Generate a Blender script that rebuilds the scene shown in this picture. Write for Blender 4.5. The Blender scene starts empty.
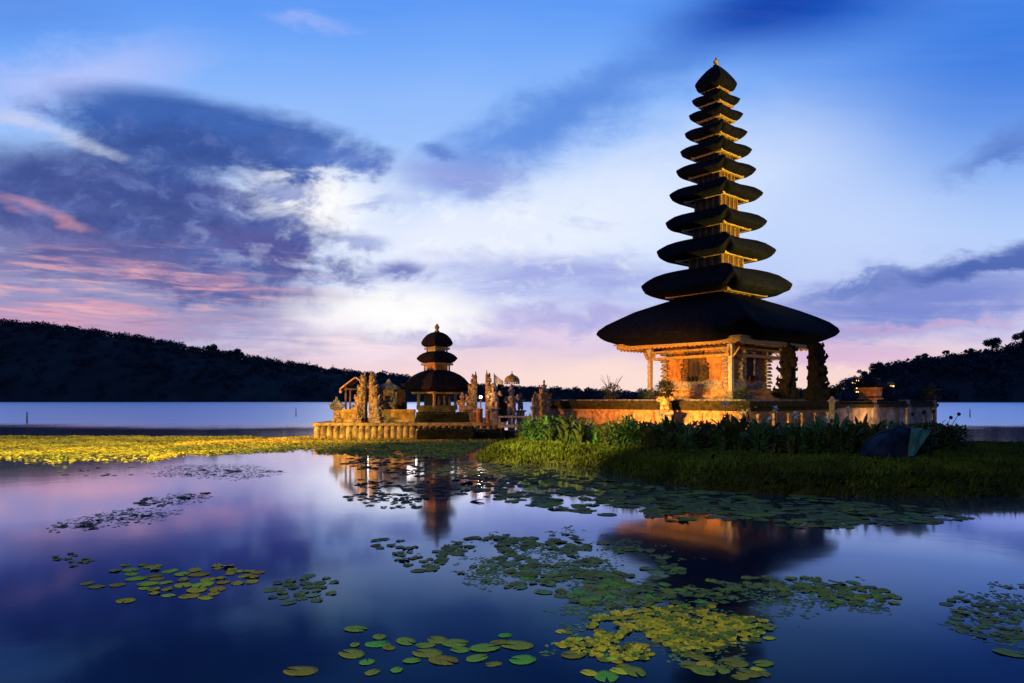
import bpy, math, random
import numpy as np
from mathutils import Vector, Matrix, noise as mnoise

random.seed(7)
np.random.seed(7)
SC = bpy.context.scene
COL = SC.collection
R = math.radians
F = 683.0                        # focal length in pixels of the 1024 px wide picture
HC = 2.0                         # height of the camera above the water


def lin(c):
    out = []
    for v in c:
        v = v / 255.0
        out.append(v / 12.92 if v <= 0.04045 else ((v + 0.055) / 1.055) ** 2.4)
    return out


# ------------------------------------------------------------------ camera
cd = bpy.data.cameras.new('camera')
cam = bpy.data.objects.new('camera', cd)
COL.objects.link(cam)
cam.location = (0, 0, HC)
cam.rotation_euler = (R(90), 0, 0)
cd.sensor_width = 36.0
cd.lens = F / 1024 * 36.0
cd.shift_y = 58.5 / 1024
cd.clip_start = 0.1
cd.clip_end = 6000
SC.camera = cam
SC.view_settings.view_transform = 'Standard'
SC.view_settings.look = 'None'
SC.view_settings.exposure = 0.0
SC.view_settings.gamma = 1.0
SC.view_settings.use_curve_mapping = False
SC.cycles.use_denoising = True
SC.cycles.max_bounces = 6
SC.cycles.sample_clamp_indirect = 4.0


# ------------------------------------------------------------------ node expressions
class E:
    """a socket of a node tree that can be calculated with"""
    tree = None

    def __init__(self, s):
        self.s = s

    @classmethod
    def m(cls, op, *a):
        n = cls.tree.nodes.new('ShaderNodeMath')
        n.operation = op
        for i, v in enumerate(a):
            if isinstance(v, E):
                cls.tree.links.new(v.s, n.inputs[i])
            else:
                n.inputs[i].default_value = v
        return E(n.outputs[0])

    def __add__(s, o): return E.m('ADD', s, o)
    def __radd__(s, o): return E.m('ADD', o, s)
    def __sub__(s, o): return E.m('SUBTRACT', s, o)
    def __rsub__(s, o): return E.m('SUBTRACT', o, s)
    def __mul__(s, o): return E.m('MULTIPLY', s, o)
    def __rmul__(s, o): return E.m('MULTIPLY', o, s)
    def __truediv__(s, o): return E.m('DIVIDE', s, o)


def smooth(e, a, b):
    """0 where e is at a, 1 where it is at b"""
    n = E.tree.nodes.new('ShaderNodeMapRange')
    n.interpolation_type = 'SMOOTHSTEP'
    E.tree.links.new(e.s, n.inputs['Value'])
    flip = a > b
    n.inputs['From Min'].default_value = min(a, b)
    n.inputs['From Max'].default_value = max(a, b)
    n.inputs['To Min'].default_value = 1.0 if flip else 0.0
    n.inputs['To Max'].default_value = 0.0 if flip else 1.0
    return E(n.outputs[0])


def noise_e(x, y, z, scale, detail=6, rough=0.55, dist=0.0):
    c = E.tree.nodes.new('ShaderNodeCombineXYZ')
    for i, v in enumerate((x, y, z)):
        if isinstance(v, E):
            E.tree.links.new(v.s, c.inputs[i])
        else:
            c.inputs[i].default_value = v
    n = E.tree.nodes.new('ShaderNodeTexNoise')
    n.inputs['Scale'].default_value = scale
    n.inputs['Detail'].default_value = detail
    n.inputs['Roughness'].default_value = rough
    n.inputs['Distortion'].default_value = dist
    E.tree.links.new(c.outputs[0], n.inputs['Vector'])
    return E(n.outputs[0])


def mixc(fac, a, b):
    n = E.tree.nodes.new('ShaderNodeMix')
    n.data_type = 'RGBA'
    n.clamp_factor = True
    if isinstance(fac, E):
        E.tree.links.new(fac.s, n.inputs[0])
    else:
        n.inputs[0].default_value = fac
    for k, v in ((6, a), (7, b)):
        if isinstance(v, E):
            E.tree.links.new(v.s, n.inputs[k])
        else:
            n.inputs[k].default_value = (*v, 1)
    return E(n.outputs[2])


# ------------------------------------------------------------------ world: dusk sky
world = bpy.data.worlds.new('World')
SC.world = world
world.use_nodes = True
nt = world.node_tree
nt.nodes.clear()
E.tree = nt
tc = nt.nodes.new('ShaderNodeTexCoord')
sep = nt.nodes.new('ShaderNodeSeparateXYZ')
nt.links.new(tc.outputs['Generated'], sep.inputs[0])
dx, dy, dz = (E(sep.outputs[i]) for i in range(3))
ay = E.m('MAXIMUM', E.m('ABSOLUTE', dy), 0.1)
# tangent of azimuth and of elevation, in hundredths (512/400 = straight ahead on the horizon)
SX = E.m('MINIMUM', E.m('MAXIMUM', 512.0 + 683.0 * (dx / ay), -1400.0), 2400.0)
SY = E.m('MAXIMUM', 400.0 - 683.0 * (dz / ay), -2500.0)
nA = noise_e(SX * 0.015, SY * 0.025, 3.1, 1.0, 10, 0.62, 0.3)        # billows
nB = noise_e(SX * 0.006, SY * 0.045, 8.4, 1.0, 7, 0.6, 0.6)          # long streaks
nC = noise_e(SX * 0.004, SY * 0.010, 1.7, 1.0, 4, 0.5, 0.2)          # broad
WX = SX + (nA - 0.5) * 70.0 + (nC - 0.5) * 60.0
WY = SY + (nB - 0.5) * 15.0 + (nA - 0.5) * 52.0

ramp = nt.nodes.new('ShaderNodeValToRGB')
nt.links.new(((SY + (nC - 0.5) * 60.0) / 400.0).s, ramp.inputs[0])
stops = [(0.0, (92, 154, 246)), (0.12, (116, 170, 250)), (0.25, (142, 186, 252)), (0.42, (166, 200, 252)),
         (0.58, (182, 208, 252)), (0.72, (186, 200, 244)), (0.84, (206, 198, 232)), (0.93, (246, 214, 214)), (1.0, (252, 218, 206))]
els = ramp.color_ramp.elements
while len(els) < len(stops):
    els.new(0.5)
for e, (p, c) in zip(els, stops):
    e.position = p
    e.color = (*lin(c), 1)
sky = E(ramp.outputs[0])


def blob(cx, cy, rx, ry, ang, col, op=1.0, soft=0.6, wn=0.0, src=None, warp=True):
    """mix a patch of cloud or clear sky into the sky (rough ellipse)"""
    global sky
    x, y = (WX, WY) if warp else (SX, SY)
    a = R(ang)
    ex = x - cx
    ey = y - cy
    u = (ex * math.cos(a) + ey * math.sin(a)) / rx
    v = (ey * math.cos(a) - ex * math.sin(a)) / ry
    d = E.m('SQRT', u * u + v * v)
    if wn:
        d = d + (src - 0.5) * (2 * wn)
    f = smooth(d, 1.0, 1.0 - soft)
    if op != 1.0:
        f = f * op
    sky = mixc(f, sky, lin(col))


# clear parts
blob(1010, 50, 360, 200, 0, (44, 116, 222), 0.85, 1.0, warp=False)
blob(70, 80, 190, 50, -10, (192, 200, 250), 0.7, 1.0)
blob(0, 0, 200, 60, 0, (92, 140, 226), 0.6, 1.0)
blob(640, 205, 330, 105, -16, (220, 232, 255), 0.95, 1.0)
blob(560, 235, 190, 90, 0, (234, 242, 255), 0.8, 1.0)
blob(840, 235, 170, 110, 0, (200, 216, 252), 0.7, 1.0)
blob(560, 112, 330, 48, -27, (78, 132, 220), 0.85, 1.0, 0.15, nC)
blob(800, 8, 220, 66, -10, (8, 84, 194), 1.0, 1.0, warp=False)
blob(770, 5, 130, 40, -12, (2, 64, 172), 0.9, 1.0, warp=False)
blob(300, 22, 60, 12, 8, (164, 184, 250), 0.6, 1.0, 0.3, nA)
# bright light behind the clouds
blob(330, 220, 170, 95, 8, (226, 236, 255), 1.0, 0.9)
blob(305, 200, 85, 50, 20, (255, 255, 255), 1.0, 0.9)
blob(450, 245, 150, 60, -15, (234, 240, 255), 0.9, 1.0)
blob(350, 345, 120, 26, 4, (248, 230, 238), 0.8, 0.9)
blob(600, 378, 170, 30, 0, (252, 224, 214), 0.8, 0.9)
blob(560, 335, 160, 18, 0, (236, 210, 230), 0.6, 0.9)
# lavender strands in the middle
blob(560, 275, 210, 32, 2, (156, 166, 228), 0.9, 0.9, 0.6, nB)
blob(600, 318, 150, 18, -2, (170, 166, 224), 0.8, 0.9, 0.6, nB)
blob(405, 312, 120, 36, 2, (255, 255, 255), 1.0, 0.85, 0.2, nB)
blob(450, 338, 110, 10, 3, (180, 174, 222), 0.8, 0.9, 0.6, nB)
blob(450, 175, 105, 28, 5, (146, 160, 224), 0.8, 1.0, 0.4, nA)
blob(425, 150, 30, 10, 12, (96, 130, 208), 0.9, 0.9, 0.5, nA)
blob(408, 272, 52, 15, 3, (116, 128, 194), 1.0, 0.9, 0.7, nA)
blob(370, 205, 44, 10, -8, (172, 188, 234), 0.8, 0.9, 0.7, nA)
blob(350, 240, 60, 14, 6, (150, 164, 218), 0.8, 0.9, 0.9, nA)
# right hand cloud bank
blob(1000, 150, 95, 28, -24, (88, 124, 204), 0.85, 1.0, 0.45, nA)
blob(930, 302, 210, 52, -6, (122, 138, 210), 1.0, 0.8, 0.4, nB)
blob(985, 262, 170, 20, -13, (78, 104, 180), 1.0, 0.8, 0.45, nA)
blob(860, 285, 90, 10, -16, (100, 124, 198), 0.8, 0.9, 0.4, nA)
blob(940, 326, 150, 7, -3, (204, 170, 210), 0.7, 0.9, 0.4, nB)
blob(850, 354, 150, 18, 0, (220, 184, 216), 0.85, 0.9, 0.4, nB)
# low mauve layer over the left hill
blob(100, 300, 350, 66, 4, (150, 148, 194), 1.0, 0.6, 0.5, nB)
blob(60, 322, 240, 24, 3, (196, 156, 190), 0.9, 0.9, 0.8, nB)
blob(300, 300, 90, 20, 5, (140, 136, 196), 0.8, 0.9, 0.7, nB)
blob(170, 280, 230, 20, 5, (110, 106, 162), 0.9, 0.9, 0.8, nB)
# the big dark cloud
blob(150, 225, 225, 66, 12, (78, 96, 164), 1.0, 0.4, 0.6, nA)
blob(90, 195, 200, 60, 8, (64, 82, 150), 1.0, 0.6, 0.4, nA)
blob(60, 250, 170, 38, 8, (98, 96, 156), 0.85, 0.8, 0.4, nA)
blob(255, 246, 90, 22, 12, (80, 84, 154), 0.95, 0.6, 0.7, nA)
blob(205, 130, 205, 42, 11, (60, 100, 178), 1.0, 0.45, 0.55, nA)
blob(180, 155, 140, 42, 6, (48, 80, 154), 0.95, 0.7, 0.4, nA)
blob(330, 158, 70, 20, 12, (86, 120, 200), 0.8, 0.9, 0.6, nA)
blob(225, 200, 50, 22, 30, (60, 72, 146), 0.8, 0.8, 0.7, nA)
blob(280, 190, 44, 14, 5, (120, 140, 206), 0.8, 0.9, 0.8, nA)
blob(80, 140, 66, 10, 22, (214, 224, 248), 0.55, 1.0, 0.9, nA)
blob(14, 118, 50, 14, 15, (200, 208, 240), 0.8, 1.0, 0.5, nA)
blob(48, 213, 85, 8, 19, (222, 156, 170), 0.65, 1.0, 0.6, nA)
# pink streaks of the last sun under the cloud layer
TY = SY - SX * 0.07
nD = noise_e(SX * 0.007, TY * 0.075, 5.3, 1.0, 6, 0.6, 0.5)
nE = noise_e(SX * 0.016, TY * 0.15, 2.2, 1.0, 5, 0.6, 0.4)


def region(cx, cy, rx, ry):
    u = (SX - cx) / rx
    v = (SY - cy) / ry
    return smooth(E.m('SQRT', u * u + v * v), 1.0, 0.25)


sky = mixc(smooth(nD, 0.50, 0.70) * region(70, 296, 340, 62) * 0.85, sky, lin((222, 160, 182)))
sky = mixc(smooth(nE, 0.50, 0.70) * region(90, 290, 330, 60) * 0.6, sky, lin((246, 184, 186)))
sky = mixc(smooth(nE, 0.48, 0.30) * region(140, 285, 340, 70) * 0.5, sky, lin((96, 92, 156)))
nF = noise_e(SX * 0.032, SY * 0.05, 6.6, 1.0, 8, 0.6, 0.4)
blob(385, 312, 150, 34, 2, (255, 255, 255), 0.95, 0.9, 0.35, nA)
blob(330, 318, 60, 14, 2, (250, 240, 248), 0.6, 1.0, 0.3, nA)
# overall grain of thin cloud
g = smooth(nB, 0.3, 0.75)
sky = mixc(g * 0.025, sky, (0.85, 0.9, 1.0))
cl = region(165, 195, 260, 120)
sky = mixc(smooth(nF, 0.50, 0.68) * cl * 0.42, sky, lin((116, 136, 202)))
sky = mixc(smooth(nF, 0.48, 0.32) * cl * 0.34, sky, lin((48, 66, 132)))
md = region(470, 255, 360, 130)
sky = mixc(smooth(nF, 0.52, 0.70) * md * 0.30, sky, (1.0, 1.0, 1.0))
sky = mixc(smooth(nA, 0.46, 0.30) * md * 0.35, sky, lin((150, 168, 226)))
sky = mixc(smooth(nA, 0.50, 0.68) * cl * 0.25, sky, lin((122, 140, 204)))
sky = mixc(smooth(nA, 0.47, 0.32) * cl * 0.30, sky, lin((44, 60, 126)))
# the sky overhead and behind is already night blue
up = smooth(SY, 20.0, -620.0)
sky = mixc(up * 0.9, sky, (0.02, 0.055, 0.19))
back = smooth(dy, 0.25, -0.35)
sky = mixc(back * 0.9, sky, (0.03, 0.075, 0.26))

nish = nt.nodes.new('ShaderNodeTexSky')
nish.sky_type = 'NISHITA'
nish.sun_disc = False
nish.sun_elevation = R(1.0)
nish.sun_rotation = R(-10)
b1 = nt.nodes.new('ShaderNodeBackground')
b1.inputs['Strength'].default_value = 0.05
nt.links.new(nish.outputs[0], b1.inputs[0])
b2 = nt.nodes.new('ShaderNodeBackground')
b2.inputs['Strength'].default_value = 1.04
nt.links.new(sky.s, b2.inputs[0])
mx = nt.nodes.new('ShaderNodeMixShader')
mx.inputs[0].default_value = 0.96
nt.links.new(b1.outputs[0], mx.inputs[1])
nt.links.new(b2.outputs[0], mx.inputs[2])
wo = nt.nodes.new('ShaderNodeOutputWorld')
nt.links.new(mx.outputs[0], wo.inputs[0])

# ------------------------------------------------------------------ the last of the sun, and the floodlights of the temple
sd = bpy.data.lights.new('sun', 'SUN')
sd.energy = 0.12
sd.angle = R(10)
sd.color = (1.0, 0.72, 0.6)
so = bpy.data.objects.new('sun', sd)
COL.objects.link(so)
so.rotation_euler = (R(89), 0, R(180 + 10))


def flood(name, loc, target, watts, col, size=60, blend=0.6, rad=0.15):
    l = bpy.data.lights.new(name, 'SPOT')
    l.energy = watts
    l.color = col
    l.spot_size = R(size)
    l.spot_blend = blend
    l.shadow_soft_size = rad
    o = bpy.data.objects.new(name, l)
    COL.objects.link(o)
    o.location = loc
    d = Vector(target) - Vector(loc)
    o.rotation_euler = d.to_track_quat('-Z', 'Y').to_euler()
    return o


def wx_s(px, d):
    return (px - 512.0) / F * d


WARM = (1.0, 0.55, 0.16)
GOLD = (1.0, 0.72, 0.16)
ORANGE = (1.0, 0.42, 0.10)
flood('floodlight', (-19, 28.0, 1.9), (-5.6, 36.6, 1.6), 13500, (1.0, 0.40, 0.06), 46, 0.6)            # on the small shrine
flood('floodlight', (-13, 9, 6.0), (-17, 30, 0), 42000, (1.0, 0.76, 0.18), 62, 0.9)        # over the water weed
flood('floodlight', (-7, 12, 3.0), (1.6, 22.5, 0.9), 44000, (1.0, 0.66, 0.14), 30, 1.0)      # on the tip of the grass
flood('floodlight', (3.4, 26.4, 1.5), (8.0, 34.0, 1.9), 7600, (1.0, 0.37, 0.06), 66, 0.7)             # terrace wall and pavilion
flood('floodlight', (25, 19, 1.2), (11, 36, 14.5), 62000, (1.0, 0.70, 0.12), 34, 0.5)             # up the right faces of the pagoda
flood('floodlight', (-1.0, 27, 1.0), (10.5, 36, 17.6), 5000, (1.0, 0.46, 0.10), 15, 0.7)             # up the left faces
flood('floodlight', (-3.0, -2.0, 5.0), (0.6, 6.8, 0.0), 3400, (1.0, 0.9, 0.5), 72, 1.0)             # from the bank over the lily leaves
lq = Vector((wx_s(868, 38.0), 36.4, 0.9))
ll = bpy.data.lights.new('wall_lamp', 'POINT')
ll.energy = 130
ll.color = (1.0, 0.5, 0.16)
ll.shadow_soft_size = 0.1
lo = bpy.data.objects.new('wall_lamp', ll)
COL.objects.link(lo)
lo.location = lq

# ------------------------------------------------------------------ materials
MATS = {}


def mat(name, col, rough=0.8, var=0.25, scale=6.0, bump=0.3, bscale=None, spec=0.3, metal=0.0, stretch=(1, 1, 1), col2=None,
        obj_rand=0.0, sheen=None):
    if name in MATS:
        return MATS[name]
    m = bpy.data.materials.new(name)
    m.use_nodes = True
    t = m.node_tree
    p = t.nodes['Principled BSDF']
    p.inputs['Roughness'].default_value = rough
    p.inputs['Specular IOR Level'].default_value = spec
    p.inputs['Metallic'].default_value = metal
    tcn = t.nodes.new('ShaderNodeTexCoord')
    mp = t.nodes.new('ShaderNodeMapping')
    mp.inputs['Scale'].default_value = stretch
    t.links.new(tcn.outputs['Object'], mp.inputs[0])
    n1 = t.nodes.new('ShaderNodeTexNoise')
    n1.inputs['Scale'].default_value = scale
    n1.inputs['Detail'].default_value = 8
    n1.inputs['Roughness'].default_value = 0.65
    t.links.new(mp.outputs[0], n1.inputs['Vector'])
    E.tree = t
    c2 = col2 if col2 else tuple(c * (1 - var) * 0.8 for c in col)
    c1 = tuple(min(1, c * (1 + var * 0.5)) for c in col)
    f = smooth(E(n1.outputs[0]), 0.36, 0.64)
    c = mixc(f, c2, c1)
    if obj_rand:
        oi = t.nodes.new('ShaderNodeObjectInfo')
        hs = t.nodes.new('ShaderNodeHueSaturation')
        r_ = E(oi.outputs['Random'])
        t.links.new((0.5 + (r_ - 0.5) * (obj_rand * 0.25)).s, hs.inputs['Hue'])
        t.links.new((1.0 + (r_ - 0.5) * obj_rand).s, hs.inputs['Value'])
        t.links.new(c.s, hs.inputs['Color'])
        c = E(hs.outputs[0])
    t.links.new(c.s, p.inputs['Base Color'])
    if bump:
        n2 = t.nodes.new('ShaderNodeTexNoise')
        n2.inputs['Scale'].default_value = bscale or scale * 4
        n2.inputs['Detail'].default_value = 6
        t.links.new(mp.outputs[0], n2.inputs['Vector'])
        b = t.nodes.new('ShaderNodeBump')
        b.inputs['Strength'].default_value = bump
        b.inputs['Distance'].default_value = 0.05
        t.links.new(n2.outputs[0], b.inputs['Height'])
        t.links.new(b.outputs[0], p.inputs['Normal'])
    MATS[name] = m
    return m


def glow(name, col, strength):
    m = bpy.data.materials.new(name)
    m.use_nodes = True
    p = m.node_tree.nodes['Principled BSDF']
    p.inputs['Base Color'].default_value = (*col, 1)
    p.inputs['Emission Color'].default_value = (*col, 1)
    p.inputs['Emission Strength'].default_value = strength
    return m


THATCH = mat('black palm thatch', (0.0065, 0.007, 0.012), 0.95, 0.5, 5, 0.7, 26, 0.1, stretch=(1, 1, 0.3))
THATCH2 = mat('brown palm thatch', (0.02, 0.013, 0.013), 0.95, 0.5, 6, 0.8, 26, 0.1, stretch=(1, 1, 0.3))
GILT = mat('gilded wood', (0.50, 0.32, 0.08), 0.5, 0.4, 12, 0.3, 40, 0.4)
GILTD = mat('worn gilded wood', (0.26, 0.15, 0.04), 0.6, 0.5, 12, 0.3, 40, 0.3)
WOOD = mat('dark timber', (0.10, 0.05, 0.025), 0.7, 0.4, 8, 0.3, 30, 0.3, stretch=(1, 1, 0.2))
PALE = mat('pale painted wood', (0.55, 0.47, 0.36), 0.6, 0.3, 9, 0.2, 30, 0.3)
STUCCO = mat('ochre stucco', (0.52, 0.22, 0.07), 0.85, 0.35, 3, 0.3, 22, 0.2)
BRICK = mat('orange brick', (0.50, 0.27, 0.13), 0.85, 0.4, 4, 0.4, 18, 0.2)
SAND = mat('carved sandstone', (0.42, 0.27, 0.13), 0.9, 0.6, 7, 0.8, 24, 0.2)
GREYST = mat('grey carved stone', (0.24, 0.21, 0.18), 0.9, 0.6, 7, 0.8, 24, 0.2)
PALEST = mat('pale carved stone', (0.38, 0.30, 0.23), 0.9, 0.45, 9, 0.8, 24, 0.2)
BROWNST = mat('brown carved wood', (0.17, 0.085, 0.035), 0.85, 0.6, 9, 0.8, 24, 0.2)
GATEDARK = mat('silhouette-dark stone', (0.016, 0.013, 0.012), 0.95, 0.5, 6, 0.9, 20, 0.1)  # gate stone blackened so the halves stay silhouettes despite the floodlight
LIME = mat('lime plaster wall', (0.40, 0.32, 0.25), 0.9, 0.4, 1.5, 0.4, 14, 0.15)
DARKST = mat('dark weathered stone', (0.055, 0.04, 0.03), 0.95, 0.5, 6, 0.9, 20, 0.15)
YWALL = mat('yellow limestone', (0.48, 0.30, 0.07), 0.85, 0.4, 3, 0.4, 20, 0.2)
MOSS = mat('mossy coping', (0.05, 0.034, 0.014), 0.95, 0.5, 5, 0.8, 20, 0.1, col2=(0.018, 0.02, 0.007))
SEAWALL = mat('weathered seawall stone', (0.42, 0.31, 0.12), 0.9, 0.5, 3, 0.7, 16, 0.2, col2=(0.16, 0.11, 0.05))
SOIL = mat('dark soil', (0.03, 0.035, 0.014), 0.95, 0.5, 2, 0.6, 12, 0.1)
LEAF = mat('plant leaf', (0.045, 0.085, 0.022), 0.55, 0.5, 5, 0.2, 20, 0.3, obj_rand=0.6)
HEDGE = mat('hedge leaf', (0.02, 0.032, 0.012), 0.7, 0.5, 5, 0.2, 20, 0.2)
GRASS = mat('grass blade', (0.06, 0.095, 0.012), 0.8, 0.5, 0.8, 0, 20, 0.08, col2=(0.03, 0.045, 0.008))
FOREST = mat('haze-blue forest leaf', (0.04, 0.065, 0.085), 0.95, 0.3, 0.05, 0, 1, 0.05)  # blue of the distant haze put into the leaf colour
BARK = mat('bark', (0.05, 0.035, 0.025), 0.9, 0.4, 6, 0.5, 20, 0.1)
HILL = mat('wooded hillside', (0.035, 0.05, 0.055), 1.0, 0.2, 0.03, 0, 1, 0.02)  # forest shade and bluish haze put into the slope's colour
TWIG = mat('pale bare branch', (0.42, 0.28, 0.2), 0.85, 0.3, 8, 0.3, 30, 0.2)
PETAL = mat('white petal', (0.72, 0.72, 0.62), 0.6, 0.1, 8, 0, 10, 0.2)
CLOTH = mat('white cloth', (0.7, 0.68, 0.66), 0.8, 0.1, 5, 0.2, 20, 0.1)
GOLDCLOTH = mat('golden cloth', (0.55, 0.36, 0.05), 0.6, 0.3, 10, 0.2, 30, 0.3)
TARPLIT = mat('lit tarpaulin painted teal', (0.03, 0.12, 0.11), 0.6, 0.6, 3, 0.5, 7, 0.2, col2=(0.02, 0.07, 0.07))  # lit side of the blue tarpaulin, its light painted as teal
TARPB = mat('blue tarpaulin', (0.007, 0.016, 0.04), 0.6, 0.5, 3, 0.5, 9, 0.15)
PADY = mat('yellow lily leaf', (0.36, 0.36, 0.02), 0.75, 0.5, 6, 0.15, 12, 0.12, obj_rand=0.6, col2=(0.16, 0.20, 0.02))
PADG = mat('green lily leaf', (0.11, 0.19, 0.03), 0.75, 0.5, 6, 0.15, 12, 0.12, obj_rand=0.7, col2=(0.05, 0.10, 0.025))
PADT = mat('dull lily leaf', (0.075, 0.16, 0.085), 0.75, 0.5, 6, 0.15, 12, 0.12, obj_rand=0.7, col2=(0.035, 0.08, 0.045))
PADD = mat('dark lily leaf', (0.02, 0.03, 0.02), 0.75, 0.4, 6, 0.1, 12, 0.12, obj_rand=0.5)
PADS = mat('mixed lily leaf', (0.09, 0.15, 0.02), 0.75, 0.5, 0.9, 0.1, 12, 0.12, col2=(0.03, 0.06, 0.02))
WEEDY = mat('yellow water weed', (0.60, 0.46, 0.05), 0.8, 0.4, 0.35, 0, 10, 0.1, col2=(0.30, 0.30, 0.05))
WEEDG = mat('grey green water weed', (0.09, 0.12, 0.07), 0.6, 0.4, 1.2, 0, 10, 0.3)
LAMP_ON = glow('lit bulb', (1.0, 0.85, 0.62), 14)
LIT = glow('lit window', (1.0, 0.45, 0.12), 5)

# water: calm and mirror-like close by, ruffled by wind far out
WATER = bpy.data.materials.new('lake water')
WATER.use_nodes = True
t = WATER.node_tree
E.tree = t
t.nodes.remove(t.nodes['Principled BSDF'])
geo = t.nodes.new('ShaderNodeNewGeometry')
sp = t.nodes.new('ShaderNodeSeparateXYZ')
t.links.new(geo.outputs['Position'], sp.inputs[0])
wx, wy = E(sp.outputs[0]), E(sp.outputs[1])
big = noise_e(wx, wy, 0.0, 0.05, 3)
far = smooth(wy + (big - 0.5) * 26.0, 46.0, 62.0)
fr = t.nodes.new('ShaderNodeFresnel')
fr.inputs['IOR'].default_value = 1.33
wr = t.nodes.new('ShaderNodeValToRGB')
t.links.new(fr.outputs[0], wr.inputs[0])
wst = [(0.0, (0.006, 0.025, 0.06)), (0.10, (0.005, 0.017, 0.040)), (0.17, (0.030, 0.066, 0.13)), (0.30, (0.20, 0.27, 0.46)), (0.42, (0.76, 0.80, 0.94)), (0.60, (0.95, 0.97, 1.0)), (0.72, (0.95, 0.97, 1.0)), (1.0, (0.74, 0.82, 1.0))]  # reflection darkened and tinted blue by view angle, beyond plain Fresnel
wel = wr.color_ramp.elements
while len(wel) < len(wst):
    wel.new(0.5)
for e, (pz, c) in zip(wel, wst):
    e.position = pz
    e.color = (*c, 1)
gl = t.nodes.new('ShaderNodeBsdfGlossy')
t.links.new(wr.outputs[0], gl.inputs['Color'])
ruf = noise_e(wx, wy, 3.0, 0.35, 3)
t.links.new((0.05 + ruf * 0.04 + far * 0.24).s, gl.inputs['Roughness'])
rip = noise_e(wx, wy, 0.0, 1.6, 4, 0.5)
bn = t.nodes.new('ShaderNodeBump')
bn.inputs['Distance'].default_value = 0.02
t.links.new((0.05 + far * 0.9).s, bn.inputs['Strength'])
t.links.new(rip.s, bn.inputs['Height'])
t.links.new(bn.outputs[0], gl.inputs['Normal'])
df = t.nodes.new('ShaderNodeBsdfDiffuse')
df.inputs['Color'].default_value = (0.002, 0.006, 0.02, 1)
ad = t.nodes.new('ShaderNodeAddShader')
t.links.new(gl.outputs[0], ad.inputs[0])
t.links.new(df.outputs[0], ad.inputs[1])
t.links.new(ad.outputs[0], t.nodes['Material Output'].inputs[0])


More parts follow.
